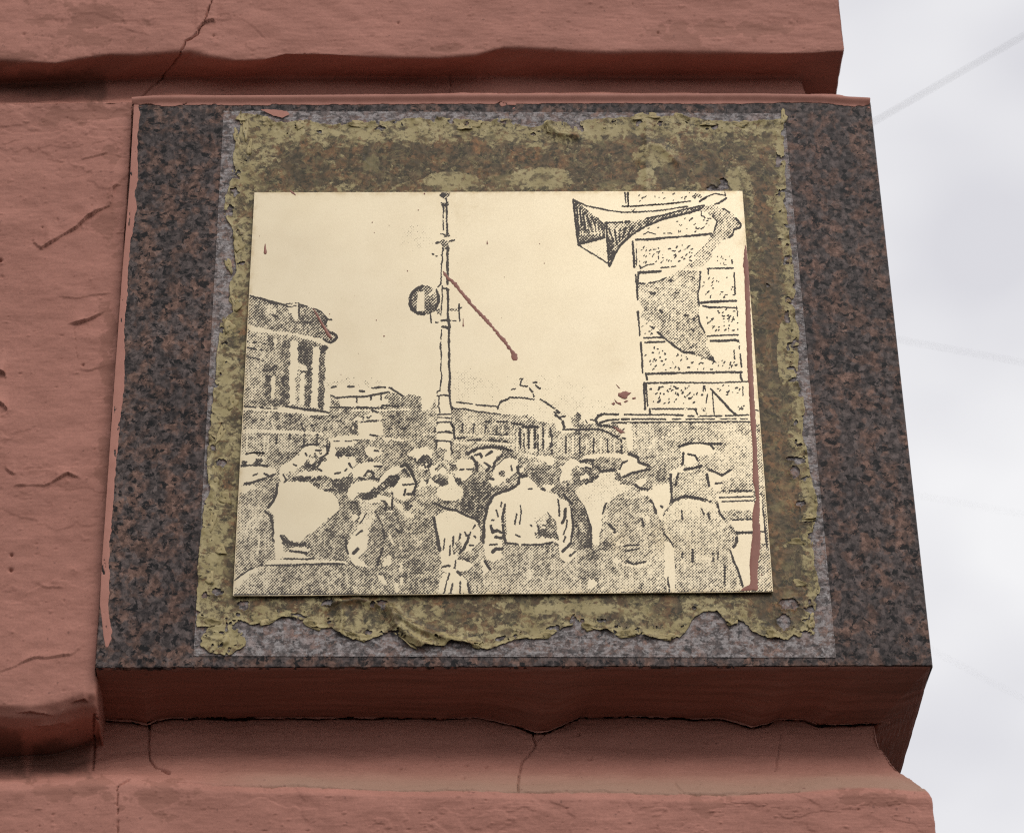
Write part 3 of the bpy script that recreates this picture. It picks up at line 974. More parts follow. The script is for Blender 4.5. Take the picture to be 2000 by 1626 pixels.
# curled flakes along the rim of the glue
FL = [(905, 250, 26, 8, 10), (930, 245, 22, 8, -14), (1078, 252, 30, 13, 30), (700, 245, 30, 9, 6), (1250, 230, 26, 9, -12), (1275, 228, 20, 8, 14), (1330, 232, 26, 8, 20), (1380, 243, 24, 8, 6), (1445, 244, 28, 8, 4), (480, 255, 9, 26, 0), (487, 290, 8, 22, 10),
      (462, 268, 8, 22, -12), (470, 232, 14, 10, 30), (520, 240, 20, 10, 35), (590, 245, 24, 9, -25), (466, 482, 18, 14, 40), (447, 520, 10, 20, -20), (460, 595, 16, 22, -35), (448, 640, 18, 16, 50), (455, 788, 14, 20, 20), (430, 850, 10, 26, 25),
      (420, 930, 10, 24, -15), (440, 975, 20, 15, 40), (415, 1020, 10, 26, 12), (432, 1075, 16, 14, -30), (410, 1130, 14, 18, 10), (415, 1218, 26, 9, 5), (520, 1216, 22, 8, -12), (610, 1222, 26, 9, 25), (700, 1245, 34, 9, 8), (800, 1252, 32, 13, 32),
      (850, 1252, 34, 10, -18), (930, 1258, 30, 10, 18), (1060, 1243, 28, 8, -8), (1150, 1226, 26, 8, 4), (1225, 1240, 26, 9, -6), (1300, 1244, 30, 9, 4), (1430, 1214, 16, 12, -40), (1510, 1240, 24, 9, 10), (1585, 1215, 10, 22, 6),
       (1580, 1010, 24, 8, 4), (1555, 1060, 26, 7, 6), (1530, 230, 10, 20, 0), (1560, 1140, 22, 8, 20)]
for hx, hy, a, b, rot in FL:
    n, ph = 11, random.random() * 6
    ca, sa = math.cos(rad(rot)), math.sin(rad(rot))
    axis = random.random() * 6.28
    V, top = [], []
    ring_n = 3
    for k in range(ring_n + 1):
        f = k / ring_n
        for j in range(n):
            th = 2 * math.pi * j / n
            rr_ = f * (1 + (.28 * math.sin(3 * th + ph) + .16 * math.sin(5 * th + 2 * ph)) * f)
            ux, uy = a * .62 * rr_ * math.cos(th), b * .75 * rr_ * math.sin(th)
            x_, y_ = hx + ux * ca - uy * sa, hy + ux * sa + uy * ca
            cu = math.cos(th - axis) * f
            hgt = .0017 + .0026 * max(0, cu) ** 2 * (a / 26) + .0004 * math.sin(4 * th + ph) * f - .0005 * max(0, -cu)
            w = bp(x_, y_, 0.0)
            V.append((w[0], -hgt, w[2]))
    fc = []
    for k in range(ring_n):
        for j in range(n):
            q = (k * n + j, k * n + (j + 1) % n, (k + 1) * n + (j + 1) % n, (k + 1) * n + j)
            fc.append(q if k else (q[0], q[2], q[3]))
    me = bpy.data.meshes.new('adhesive_flake')
    me.from_pydata(V, [], fc)
    for p_ in me.polygons:
        p_.use_smooth = True
    fo = link_mesh('adhesive_flake', me, M_FLAKE, film)
    so = fo.modifiers.new('thickness', 'SOLIDIFY')
    so.thickness = .0006

# ------------------------------------------------------------------ salmon paint slopped over the edges of the block
gxs, gys = np.arange(170, 300, 1.5), np.arange(196, 1290, 1.5)
GX, GY = np.meshgrid(gxs, gys)
RE = np.array([(196, 268), (206, 271), (240, 273), (262, 270), (300, 268), (352, 269), (378, 264), (405, 267), (428, 263), (460, 259), (470, 254), (520, 251), (580, 248), (640, 243), (668, 243), (690, 244), (725, 244), (760, 242), (800, 238), (830, 233), (866, 230), (905, 226), (980, 222), (1066, 214),
               (1150, 213), (1190, 211), (1212, 215), (1232, 218), (1250, 218), (1262, 212), (1268, 200)], float)
LE = np.array([(196, 262), (212, 261), (350, 254), (500, 241.5), (530, 239), (800, 219.5), (1000, 206), (1100, 199), (1180, 195), (1200, 198), (1240, 202), (1262, 206), (1268, 215)], float)
e = np.minimum(np.interp(GY, RE[:, 0], RE[:, 1]) + 7 * (fbm(GX / 8, GY / 14, 12, 4, .65) - .5) - GX, GX - np.interp(GY, LE[:, 0], LE[:, 1]))
e = np.minimum(e, 1268 - GY)
e = np.minimum(e, (fbm(GX / 7, GY / 26, 23, 4, .6) - .26) * 26)
px_sheet('paint_streak', e, gxs, gys, -.0002, M_SALMON, block, hfun=lambda x, y: .00022 * np.sqrt(np.clip(bilin(e, gxs, gys)(x, y), 0, 6) / 6),
         label='salmon paint run down the left edge of the granite')
gxs, gys = np.arange(258, 1706, 1.5), np.arange(186, 240, 1.5)
GX, GY = np.meshgrid(gxs, gys)
TB = np.array([(258, 209), (300, 209), (330, 208), (400, 205), (480, 207), (560, 206), (700, 205), (800, 204), (900, 203), (975, 204), (983, 212), (990, 204), (996, 222), (1003, 221), (1008, 204), (1060, 203), (1200, 202), (1320, 203), (1450, 203), (1540, 201), (1600, 201), (1640, 206), (1690, 211), (1705, 213)], float)
TT = np.array([(258, 197), (300, 194), (500, 193.5), (950, 190.5), (1480, 190), (1600, 192), (1660, 196), (1700, 198), (1705, 199)], float)
TT[:, 1] -= 3
e2 = np.minimum(np.interp(GX, TB[:, 0], TB[:, 1]) + 3.2 * (fbm(GX / 9, GY / 6, 14, 4, .6) - .5) - GY, GY - np.interp(GX, TT[:, 0], TT[:, 1]))
e2 = np.minimum(e2, 1699 - GX)
e2 = np.minimum(e2, (fbm(GX / 30, GY / 5, 16, 4, .6) - .30) * 40 + (203 - GY) * 1.2)
px_sheet('paint_streak', e2, gxs, gys, -.0004, M_SALMON, block, hfun=lambda x, y: .0003 * np.sqrt(np.clip(bilin(e2, gxs, gys)(x, y), 0, 6) / 6) + .0032 * sstep(13, 2, y - np.interp(x, TT[:, 0], TT[:, 1])),
         label='salmon paint along the top edge of the granite')
gxs, gys = np.arange(500, 580, 1.2), np.arange(205, 240, 1.2)
GX, GY = np.meshgrid(gxs, gys)
sm = [(508, 216), (540, 217), (560, 220), (566, 226), (552, 233), (536, 229), (520, 222)]
e3 = quad_in(GX, GY, sm) + 2 * (fbm(GX / 5, GY / 3, 15, 3) - .5)
px_sheet('paint_streak', e3, gxs, gys, -.0022, M_SALMON, block, label='small salmon smear on the glue near the top left corner')
gxs, gys = np.arange(250, 345, 1.2), np.arange(200, 225, 1.2)

# ------------------------------------------------------------------ gold plaque with an etched halftone picture
pq = bp(np.array([497., 1450, 1510, 455]), np.array([376., 373, 1155, 1163]), -.005)
plaque = empty('picture_plaque', tuple((pq[2] + pq[3]) / 2), 'gold metal plaque etched with a street crowd under a horn loudspeaker, spattered with brown paint', 'plaque')
YP = -.0052                       # front face of the metal
pqf = bp(np.array([497., 1450, 1510, 455]), np.array([376., 373, 1155, 1163]), YP)
n, m = 120, 90
uu, vv = np.meshgrid(np.linspace(0, 1, n + 1), np.linspace(0, 1, m + 1))
Gp = (pqf[0] * ((1 - uu) * (1 - vv))[..., None] + pqf[1] * (uu * (1 - vv))[..., None] + pqf[2] * (uu * vv)[..., None] + pqf[3] * ((1 - uu) * vv)[..., None])
Gp[..., 1] += .0003 * (fbm(uu * 4, vv * 4, 3, 2) - .5)
Gp[-1, :, 2] += .0006 * (fbm(np.linspace(0, 9, n + 1), np.zeros(n + 1), 5, 3) - .5)
front = Gp
b = .0005
ringp = [Gp]
full = np.concatenate([Gp[:1] + [0, .0022, 0], Gp[:1] + [0, b, b * .6], Gp, Gp[-1:] + [0, b, -b * .6], Gp[-1:] + [0, .0022, 0]])
lc, rc = full[:, :1] + [-b * .6, 0, 0], full[:, -1:] + [b * .6, 0, 0]
lc[2:-2, :, 1] = YP + b
rc[2:-2, :, 1] = YP + b
l2, r2 = lc.copy(), rc.copy()
l2[..., 1] = YP + .0022
r2[..., 1] = YP + .0022
full = np.concatenate([l2, lc, full, rc, r2], 1)
qf = project(full)
dE = quad_in(qf[..., 0], qf[..., 1], plateq)
stain = .75 * np.exp(-np.clip(dE, 0, None) / 5.0)
for sx, sy, sr, sa in ((1452, 470, 14, .55), (1450, 430, 10, .4), (1205, 1050, 22, .5), (1292, 1048, 22, .55), (1498, 1085, 22, .45), (1480, 1060, 16, .3), (1205, 715, 16, .2), (1275, 778, 14, .25), (1340, 1060, 30, .3), (1330, 1010, 14, .2), (905, 385, 60, .25), (1500, 975, 14, .35)):
    stain = np.maximum(stain, sa * np.exp(-(((qf[..., 0] - sx) / sr) ** 2 + ((qf[..., 1] - sy) / sr) ** 2)))
plate_ob = link_mesh('metal_plate', mesh_np('metal_plate', full.reshape(-1, 3), [grid_faces(*full.shape[:2])[:, ::-1]], False, {'stain': stain}), M_GOLD, plaque)
# backing of glue that the plate sits in
bk = quad_in
gxs, gys = np.arange(470, 1500, 6.0), np.arange(380, 1160, 6.0)
GX, GY = np.meshgrid(gxs, gys)
px_sheet('adhesive_bed', quad_in(GX, GY, plateq) - 9, gxs, gys, -.0029, M_FLAKE, plaque)

# --- the picture, drawn as darkness 0..1 and screened into dots
ST = 1.05
gx0, gy0 = np.arange(446, 1516, ST), np.arange(368, 1168, ST)
TX, TY = np.meshgrid(gx0, gy0)
D = np.zeros_like(TX)


def pts(crop, s):
    x0, y0, f = crop
    return [(x0 + float(a.split(',')[0]) * f, y0 + float(a.split(',')[1]) * f) for a in s.split()]


def win(P_, pad):
    a = np.array(P_)
    j0, j1 = np.searchsorted(gx0, [a[:, 0].min() - pad, a[:, 0].max() + pad])
    i0, i1 = np.searchsorted(gy0, [a[:, 1].min() - pad, a[:, 1].max() + pad])
    return slice(max(i0, 0), i1), slice(max(j0, 0), j1)


def FIL(tone, crop, s, rag=2.0, seed=0):
    P_ = pts(crop, s)
    w = win(P_, 3)
    x, y = TX[w], TY[w]
    r = rag * (vnoise(x / 5, y / 5, 200 + seed) - .5) * 2
    r2 = rag * (vnoise(x / 5, y / 5, 300 + seed) - .5) * 2
    mk_ = in_poly(x + r, y + r2, P_)
    D[w] = np.where(mk_, tone, D[w])


def ELL(tone, crop, cx, cy, rx, ry, rag=2.0):
    s = ' '.join('%f,%f' % (cx + rx * math.cos(k / 20 * 6.2832), cy + ry * math.sin(k / 20 * 6.2832)) for k in range(20))
    FIL(tone, crop, s, rag)


def LIN(width, crop, s, tone=1.0, brk=0.0):
    P_ = pts(crop, s)
    w = win(P_, width + 3)
    x, y = TX[w], TY[w]
    d_ = poly_dist(x + 1.2 * (vnoise(x / 3.2, y / 3.2, 9) - .5), y + 1.2 * (vnoise(x / 3.2, y / 3.2, 19) - .5), P_)
    hw = width * .40 * (.6 + .7 * vnoise(x / 9, y / 9, 29))
    if brk:
        hw = hw * (vnoise(x / 7, y / 7, 39) > brk)
    k = np.clip(1.0 - (d_ - hw) / 1.1, 0, 1) * (hw > 0)
    D[w] = D[w] * (1 - k) + tone * 1.15 * k


def SPK(crop, s, n_, seed, size=2.2):
    """short dark tooling marks scattered in an area"""
    P_ = pts(crop, s)
    a = np.array(P_)
    r = random.Random(seed)
    k = 0
    while k < n_:
        x, y = r.uniform(a[:, 0].min(), a[:, 0].max()), r.uniform(a[:, 1].min(), a[:, 1].max())
        if not in_poly(np.array([x]), np.array([y]), P_)[0]:
            continue
        k += 1
        an, L = rad(-38 + r.gauss(0, 30)), r.uniform(.5, 4.5)
        LIN(r.uniform(.8, size), (x, y, 1), '0,0 %f,%f' % (L * math.cos(an), L * math.sin(an)))


def GRD(crop, s, t0, t1, a, b_, rag=2.0):
    """fill with a tone that changes from point a to point b"""
    P_ = pts(crop, s)
    w = win(P_, 3)
    x, y = TX[w], TY[w]
    (ax, ay), (bx, by) = pts(crop, a + ' ' + b_)
    t = np.clip(((x - ax) * (bx - ax) + (y - ay) * (by - ay)) / ((bx - ax) ** 2 + (by - ay) ** 2), 0, 1)
    r = rag * (vnoise(x / 5, y / 5, 201) - .5) * 2
    mk_ = in_poly(x + r, y + r, P_)
    D[w] = np.where(mk_, t0 + (t1 - t0) * t, D[w])


ID = (0, 0, 1)
cA, cB, cCc, cD = (440, 560, .18), (780, 360, .18), (1100, 360, .18), (1200, 500, .18)
cE, cF, cG, cH = (780, 620, .18), (1100, 700, .2), (440, 800, .18), (440, 900, .18)
cI, cJ, cK, cL = (640, 840, .18), (820, 900, .18), (1000, 840, .18), (1180, 900, .18)

# faint stipple in the sky
for cx, cy, rx, ry, tn in ((915, 752, 40, 34, .17), (1040, 770, 110, 36, .12), (1090, 790, 70, 30, .14), (815, 465, 36, 26, .12), (890, 420, 10, 60, .08), (690, 752, 60, 14, .16), (1010, 800, 70, 20, .15), (1150, 800, 60, 16, .12)):
    ELL(tn, ID, cx, cy, rx, ry, 12)
# --- left building
FIL(.60, cA, '230,85 260,90 440,135 650,190 800,180 950,225 1040,265 1110,345 1080,410 1210,520 1215,560 1120,612 1050,562 700,490 600,480 230,400')
LIN(2.6, cA, '230,85 440,140 640,195'); LIN(2, cA, '800,185 950,230 1040,268 1110,350', brk=.3); LIN(3.4, cA, '1100,350 1155,355'); LIN(3, cA, '1110,355 1085,405')
FIL(0, cA, '670,225 790,210 792,335 760,378 738,335 705,285 690,262'); LIN(2.2, cA, '640,190 680,215 760,205'); LIN(1, cA, '660,185 800,172', brk=.4); LIN(3.2, cA, '800,190 800,330')
FIL(0, cA, '660,190 795,182 790,200 690,208')
FIL(.36, cA, '430,215 520,200 560,260 540,310 470,290'); LIN(3, cA, '520,310 560,320'); LIN(2.5, cA, '860,380 940,385'); LIN(2.4, cA, '470,165 560,190')
LIN(4.2, cA, '1095,475 1200,520 1212,548 1195,575 1130,612'); LIN(2, cA, '1060,565 1120,612')
FIL(.56, cA, '230,400 600,480 700,490 1110,640 1090,700 1080,1000 1060,1335 560,1300 190,1310', 1)
FIL(.42, cA, '225,470 450,520 450,900 420,1000 420,1210 195,1230', 3)
FIL(.04, cA, '230,405 590,490 700,492 860,515 1000,562 1130,618 1115,640 1000,598 860,560 700,520 600,520 450,500 230,465', 2.2)
LIN(2.6, cA, '235,660 420,690', brk=.35); LIN(2, cA, '235,750 420,800', brk=.45); LIN(2, cA, '235,590 440,620', brk=.5)
FIL(.80, cA, '455,520 520,525 535,690 470,680'); FIL(.05, cA, '522,560 560,565 556,650 526,650')
FIL(.80, cA, '400,900 440,840 520,820 560,850 540,930 440,930 410,945', 3); FIL(.86, cA, '440,955 505,965 500,1200 430,1195'); FIL(.04, cA, '505,960 540,965 535,1205 492,1200')
FIL(.80, cA, '620,600 700,590 700,780 690,900 690,1290 600,1290 640,900 600,740', 5)
FIL(.78, cA, '785,590 900,580 1020,620 950,650 930,860 930,1310 860,1290 880,960 800,900 790,740', 4)
FIL(.84, cA, '1020,650 1110,640 1118,680 1060,720 1090,900 1085,1000 1060,1020 1080,1100 1060,1330 1005,1320 1015,900', 3)
FIL(.05, cA, '705,590 780,590 790,760 800,860 760,1000 765,1280 690,1280 700,900'); FIL(.05, cA, '950,650 1020,650 1015,900 1000,1310 930,1305 945,1000 940,800')
FIL(.08, cA, '818,940 860,935 850,1280 810,1260'); FIL(.10, cA, '800,820 880,860 900,905 860,915 800,890')
LIN(4, cA, '1060,660 1110,660'); LIN(4, cA, '660,1295 760,1310 860,1330 1030,1345 1120,1360'); LIN(2.4, cA, '200,1295 420,1315 560,1320', brk=.3)
FIL(.58, cA, '190,1330 600,1350 900,1370 1130,1400 1130,1700 160,1700', 2)
FIL(.03, cA, '195,1310 560,1330 780,1345 1130,1395 1130,1412 880,1380 600,1356 190,1335')
FIL(.05, cA, '420,1390 470,1350 490,1400 450,1420'); FIL(.1, cA, '880,1380 950,1390 940,1440 900,1450')
# below: shop fronts left
FIL(.50, cG, '165,260 1050,280 1100,400 850,480 560,620 440,520 160,480', 2)
FIL(.55, cG, '180,60 1130,60 1130,250 170,240', 1); LIN(3, cG, '180,215 480,225 900,240 1050,255', tone=.02); LIN(2, cG, '180,240 500,243 1050,265', tone=.02)
for x in (240, 430, 470):
    LIN(1.6, cG, '%d,280 %d,440' % (x, x - 10), tone=.04)
for x in (560, 700, 860, 1000):
    LIN(3.4, cG, '%d,265 %d,380' % (x, x - 8), tone=.85, brk=.25)
LIN(2, cG, '500,120 530,200', tone=.05); LIN(3, cG, '820,150 860,230', tone=.9, brk=.2); LIN(2.5, cG, '940,70 1110,110', tone=1, brk=.25)
for k, (x, y) in enumerate(((200, 200), (300, 130), (410, 100), (560, 90), (640, 180), (760, 120), (700, 60), (950, 160), (1040, 90), (1080, 200), (1130, 120), (1130, 340), (1090, 400))):
    ELL(.85, cG, x, y, 26, 15, 4)
# --- buildings behind, middle
FIL(.56, cA, '1130,1300 1700,1300 2000,1150 2000,1700 1120,1700', 2)
FIL(.56, ID, '786,773 800,768 822,775 824,800 838,800 852,780 860,900 690,905 690,850 770,800', 2)
FIL(.05, cA, '1140,1180 1500,1190 1720,1150 1790,1140 1740,1300 1240,1300 1260,1220 1190,1210', 2); FIL(.0, cA, '1140,1090 1810,1085 1720,1150 1500,1185 1190,1190 1130,1160', 1)
LIN(2.6, cA, '1150,1090 1200,1080', brk=.1); LIN(2.6, cA, '1330,1082 1400,1082'); LIN(2.2, cA, '1420,1090 1620,1095', brk=.45); LIN(3, cA, '1620,1095 1700,1085'); LIN(2.4, cA, '1720,1085 1810,1095', brk=.2)
LIN(3.2, cA, '1150,1175 1200,1205 1340,1190 1500,1190 1640,1165 1780,1140'); LIN(3.4, cA, '1800,1100 1860,1140 1925,1185'); LIN(3, cA, '1460,1125 1510,1132'); LIN(3, cA, '1580,1185 1580,1225'); LIN(2, cA, '1425,1200 1425,1250'); LIN(2, cA, '1690,1170 1690,1220')
FIL(.62, cA, '1140,1180 1190,1210 1260,1240 1250,1310 1140,1300', 3); FIL(.62, cA, '1720,1200 1790,1140 1930,1190 2000,1190 2000,1310 1800,1280', 3)
LIN(2.4, cA, '1140,1305 1440,1305 1700,1310', brk=.25); LIN(2.2, cA, '1700,1285 1900,1290', brk=.2); LIN(3, cA, '1380,1340 1990,1330', tone=.04); LIN(4, cA, '1590,1335 1640,1355')
FIL(.03, cG, '1385,95 1600,30 1700,50 1700,100 1640,120 1440,130'); FIL(.03, cG, '1440,135 1700,120 1725,275 1450,285')
ELL(.9, cG, 1395, 200, 45, 62, 3); ELL(.2, cG, 1390, 200, 10, 20, 1); LIN(3, cG, '1420,125 1640,118', brk=.3)
for k, (x, y) in enumerate(((1490, 80), (1570, 70), (1240, 120), (1300, 180), (1200, 60), (1800, 60), (1860, 130), (1940, 200), (1780, 200), (1880, 40))):
    ELL(.88, cG, x, y, 34, 15, 4)
FIL(.03, cG, '1130,300 1290,275 1450,270 1700,290 1850,300 2000,325 2000,345 1700,320 1560,320 1420,325 1140,350', 2); LIN(2.6, cG, '1570,270 1660,285'); LIN(2.4, cG, '1180,342 1420,338')
FIL(.02, cG, '1140,345 1420,340 1410,600 1380,640 1340,700 1140,740 1060,700 1050,600 1120,500 1160,440', 2)
FIL(.78, cG, '1200,400 1370,400 1370,500 1310,490 1250,510 1200,490', 2); LIN(4, cG, '1200,490 1260,500'); LIN(4, cG, '1310,495 1360,490'); LIN(3, cG, '1220,500 1235,545')
FIL(.62, cG, '1425,320 1700,320 1900,340 2000,330 2000,560 1700,580 1560,560 1530,550 1410,610', 2); FIL(.72, cG, '1425,395 1510,400 1530,550 1405,600', 2)
# --- dome and long palace at the right
FIL(.50, cE, '560,975 720,990 850,1015 1050,1045 1180,1050 1420,1060 1500,1115 1680,1150 1730,1230 1800,1250 1880,1140 1860,1080 1950,1040 2010,1150 2400,1150 2420,1600 560,1600', 2)
FIL(.46, ID, '1085,840 1170,838 1200,846 1222,858 1232,890 1228,930 1085,930', 2)
FIL(.42, ID, '1000,840 1085,830 1100,838 1100,905 1000,900', 2)
FIL(.03, ID, '1086,824 1112,816 1126,838 1113,846 1098,846 1086,836', 2); LIN(4, ID, '1099,822 1102,833')
LIN(2.2, cE, '620,915 700,925 790,936'); LIN(2.4, cE, '830,945 960,955 1070,965'); LIN(2.4, cE, '1065,990 1080,945 1100,912'); LIN(4, cE, '1100,915 1185,880'); LIN(2.4, cE, '1185,866 1300,868 1460,886')
LIN(3.2, cE, '1530,885 1600,930 1650,960'); LIN(2.4, cE, '1640,960 1690,990 1740,1030 1690,1030', brk=.2); LIN(2.2, cE, '1680,1020 1730,1080 1800,1070'); LIN(3, cE, '1690,1060 1750,1100')
LIN(2, cE, '1310,665 1340,660'); LIN(2.2, cE, '1335,665 1310,720'); LIN(2.8, cE, '1315,738 1390,748'); LIN(2.6, cE, '1410,765 1440,805'); LIN(1.8, cE, '1450,830 1460,860', brk=.3); LIN(3.4, cE, '1450,705 1490,700'); LIN(4, cE, '1480,735 1525,770'); LIN(2.4, cE, '1215,780 1260,770', brk=.3)
LIN(2.2, cE, '600,985 720,990 850,1018 1000,1036 1100,1050', brk=.2); LIN(2, cE, '560,960 600,985')
LIN(2.6, cE, '900,1125 1180,1130', brk=.35); LIN(3, cE, '1180,1140 1500,1185', brk=.3); LIN(3.4, cE, '1330,1185 1500,1190')
for k in range(11):
    x = 690 + k * 62
    LIN(1.8, cE, '%d,%d %d,%d' % (x, 1150 + k * 5, x - 12, 1230 + k * 4), tone=.03 if k % 2 else .95, brk=.2)
LIN(3.2, cE, '640,1310 700,1300', tone=1); LIN(3, cE, '1050,1270 1190,1265', tone=1, brk=.2); LIN(2.6, cE, '620,1260 900,1280 1240,1290', tone=.06, brk=.35); LIN(2.8, cE, '590,1345 760,1370 900,1350 1240,1380', tone=.04)
LIN(3, cE, '740,1330 880,1325', tone=1); LIN(3, cE, '980,1330 1200,1345', tone=1, brk=.3)
for x in (1310, 1400, 1470, 1560, 1640):
    LIN(3.2, cE, '%d,1200 %d,1410' % (x, x + 4), tone=.95, brk=.12)
for x in (1360, 1440, 1520, 1600):
    LIN(3.4, cE, '%d,1210 %d,1400' % (x, x + 4), tone=.03)
FIL(.08, cE, '1560,1300 1660,1290 1680,1340 1580,1360', 2)
for k in range(17):
    x = 1010 + k * 13.6
    LIN(2.4, ID, '%f,%f %f,%f' % (x, 846 + k * .8, x, 884), tone=.9 if k % 2 else .03, brk=.25)
FIL(.62, ID, '1120,812 1130,806 1135,812 1132,824 1142,832 1122,834 1116,826', 2); LIN(2.4, ID, '1128,806 1134,812'); LIN(2, ID, '1144,820 1147,826'); LIN(2, ID, '1153,819 1160,820', brk=.3)
LIN(2.4, ID, '1100,838 1170,838 1186,843 1200,850 1222,856', brk=.15)
# --- lamp post
FIL(.72, cB, '435,85 555,90 545,125 500,160 480,155 440,125', 2); FIL(.85, cB, '440,195 545,190 535,235 515,245 490,240 460,235', 2); LIN(3, cB, '512,160 515,200')
FIL(0, cB, '485,245 505,245 515,525 480,525'); LIN(3, cB, '478,240 483,300'); LIN(2, cB, '477,290 476,490', brk=.25); LIN(3.6, cB, '512,235 516,400 522,530')
FIL(.9, cB, '445,535 540,530 545,555 530,580 480,580 478,555', 2); FIL(.68, cB, '430,610 480,600 540,615 590,605 540,640 545,680 535,730 500,700 480,715 460,690 460,650 435,640', 3); LIN(3, cB, '400,635 420,628'); LIN(2.4, cB, '545,612 595,605'); LIN(3, cB, '470,690 478,715'); LIN(2.6, cB, '360,752 370,760'); LIN(2.6, cB, '400,778 410,775'); LIN(2.6, cB, '455,765 462,770')
LIN(4.6, cB, '525,690 522,770 522,870 525,950 522,1080'); LIN(2, cB, '468,720 468,820 458,860 454,980 450,1080 420,1112'); LIN(2.4, cB, '465,1105 465,1130 515,1128 540,1140'); LIN(2, cB, '463,1120 466,1220 458,1300 452,1420', brk=.12); LIN(4.6, cB, '522,1140 530,1260 525,1400 540,1520')
ELL(.70, cB, 265, 1255, 168, 164, 2); LIN(6, cB, '250,1106 180,1142 128,1200 110,1290 138,1355 200,1395 270,1408'); LIN(5, cB, '400,1140 424,1200 424,1280 396,1340'); LIN(3, cB, '400,1120 330,1200', tone=.03); FIL(.0, cB, '200,1170 268,1158 272,1372 188,1374', .6)
FIL(.8, cB, '270,1400 330,1370 400,1345 440,1345 438,1400 420,1415 400,1370 330,1415', 2); LIN(2.8, cB, '338,1420 345,1500'); LIN(1.8, cB, '350,1500 450,1495', brk=.5)
FIL(.62, cB, '550,1340 640,1345 650,1380 560,1375', 2); LIN(3, cB, '648,1300 648,1400 655,1480'); LIN(3, cB, '640,1340 675,1335'); LIN(1.8, cB, '560,1480 650,1480', brk=.5); LIN(4, cB, '455,1475 550,1475'); LIN(3.6, cB, '460,1540 540,1545'); LIN(5, cB, '535,1480 545,1550')
FIL(.0, cE, '465,110 540,110 545,840 555,960 560,1140 420,1140 418,860 412,800 440,790 455,640'); LIN(3, cE, '465,105 500,110 540,125'); LIN(2.2, cE, '458,130 450,270 455,420 450,560 460,640 440,790 412,800 410,850', brk=.08); LIN(2, cE, '440,120 445,500', brk=.65, tone=.9)
LIN(4.6, cE, '535,40 540,130 535,220 540,340 540,500 548,640 538,800'); LIN(2.6, cE, '410,850 480,838 550,845'); LIN(2.6, cE, '430,860 430,940 415,960'); LIN(4, cE, '545,790 548,880 560,960 575,1000'); LIN(2.4, cE, '430,970 440,1030'); LIN(2.4, cE, '420,1050 560,1045'); LIN(2, cE, '420,1080 550,1090', brk=.2)
LIN(3.4, cE, '415,1140 470,1130 560,1135'); FIL(.03, cE, '385,1200 470,1140 560,1145 590,1200 560,1232 420,1245'); LIN(2.6, cE, '420,1245 540,1235'); LIN(3.6, cE, '500,1235 560,1250'); FIL(.03, cE, '410,1265 570,1262 580,1300 560,1325 400,1335'); LIN(3, cE, '390,1200 380,1230'); LIN(4, cE, '560,1150 590,1190 600,1310')
LIN(3.4, cE, '390,1335 470,1335 550,1345'); LIN(3.4, cE, '400,1350 405,1440'); LIN(4, cE, '550,1345 560,1430 600,1500 650,1510')
FIL(.03, cI, '1195,130 1320,130 1340,220 1390,280 1420,310 1410,350 1330,360 1230,350 1130,370 1120,330 1145,240 1190,215', 1.5)
# --- loudspeaker horn
FIL(.80, cCc, '108,165 200,228 300,312 430,410 455,430 460,560 440,585 165,655', 2)
for a_ in ((165, 270, 185, 560), (195, 290, 215, 560), (235, 330, 265, 480), (275, 350, 300, 540), (320, 380, 345, 540), (360, 430, 380, 560), (140, 300, 150, 400), (410, 480, 420, 560), (205, 540, 390, 520)):
    LIN(1.7, cCc, '%d,%d %d,%d' % a_, tone=.12, brk=.25)
for a_ in ((150, 260, 170, 540), (180, 260, 205, 450), (220, 320, 240, 500), (260, 330, 300, 470), (310, 360, 350, 450)):
    LIN(2.4, cCc, '%d,%d %d,%d' % a_)
LIN(3.4, cCc, '108,168 150,560 165,655'); LIN(3.2, cCc, '108,168 180,205')
FIL(.13, cCc, '175,660 440,585 470,575 495,860'); LIN(4.4, cCc, '165,650 300,615 445,575'); LIN(2.6, cCc, '170,660 240,705 380,790 500,865')
FIL(.09, cCc, '200,228 300,250 450,272 620,300 900,300 1200,270 1450,235 1480,225 1380,260 1250,280 1000,345 700,400 460,412 300,312', 1)
LIN(2.6, cCc, '108,168 250,232 360,255 500,285 640,303 800,300 1000,288 1150,270 1350,238', brk=.06)
GRD(cCc, '455,415 700,400 950,362 1250,285 1480,235 1570,230 1490,278 1300,322 1100,378 900,450 740,550 620,660 560,760 505,885 475,600', .42, .75, '460,420', '900,420', 2)
LIN(2.6, cCc, '455,415 600,412 720,400', brk=.12)
FIL(.9, cCc, '468,470 500,560 545,640 545,760 505,885 480,700', 3)
for a_ in ((495, 480, 550, 620), (560, 490, 580, 640), (620, 480, 610, 620), (680, 470, 640, 600), (750, 450, 700, 560)):
    LIN(2.6, cCc, '%d,%d %d,%d' % a_, brk=.15)
LIN(4.2, cCc, '505,885 560,760 620,660 740,550 900,450 1080,378 1250,335 1400,300 1500,262'); LIN(3.4, cCc, '468,415 475,560 495,880')
LIN(2.6, cCc, '900,370 1100,330 1300,275 1450,240 1530,225'); LIN(2.2, cCc, '1480,190 1560,130 1650,100 1750,118'); LIN(3.8, cCc, '1480,185 1550,140'); LIN(2, cCc, '1755,80 1760,125'); LIN(5, cCc, '1690,205 1770,150'); LIN(3, cCc, '1620,225 1710,190', brk=.3)
FIL(.7, cCc, '1410,110 1450,90 1520,95 1480,145 1440,150', 5)
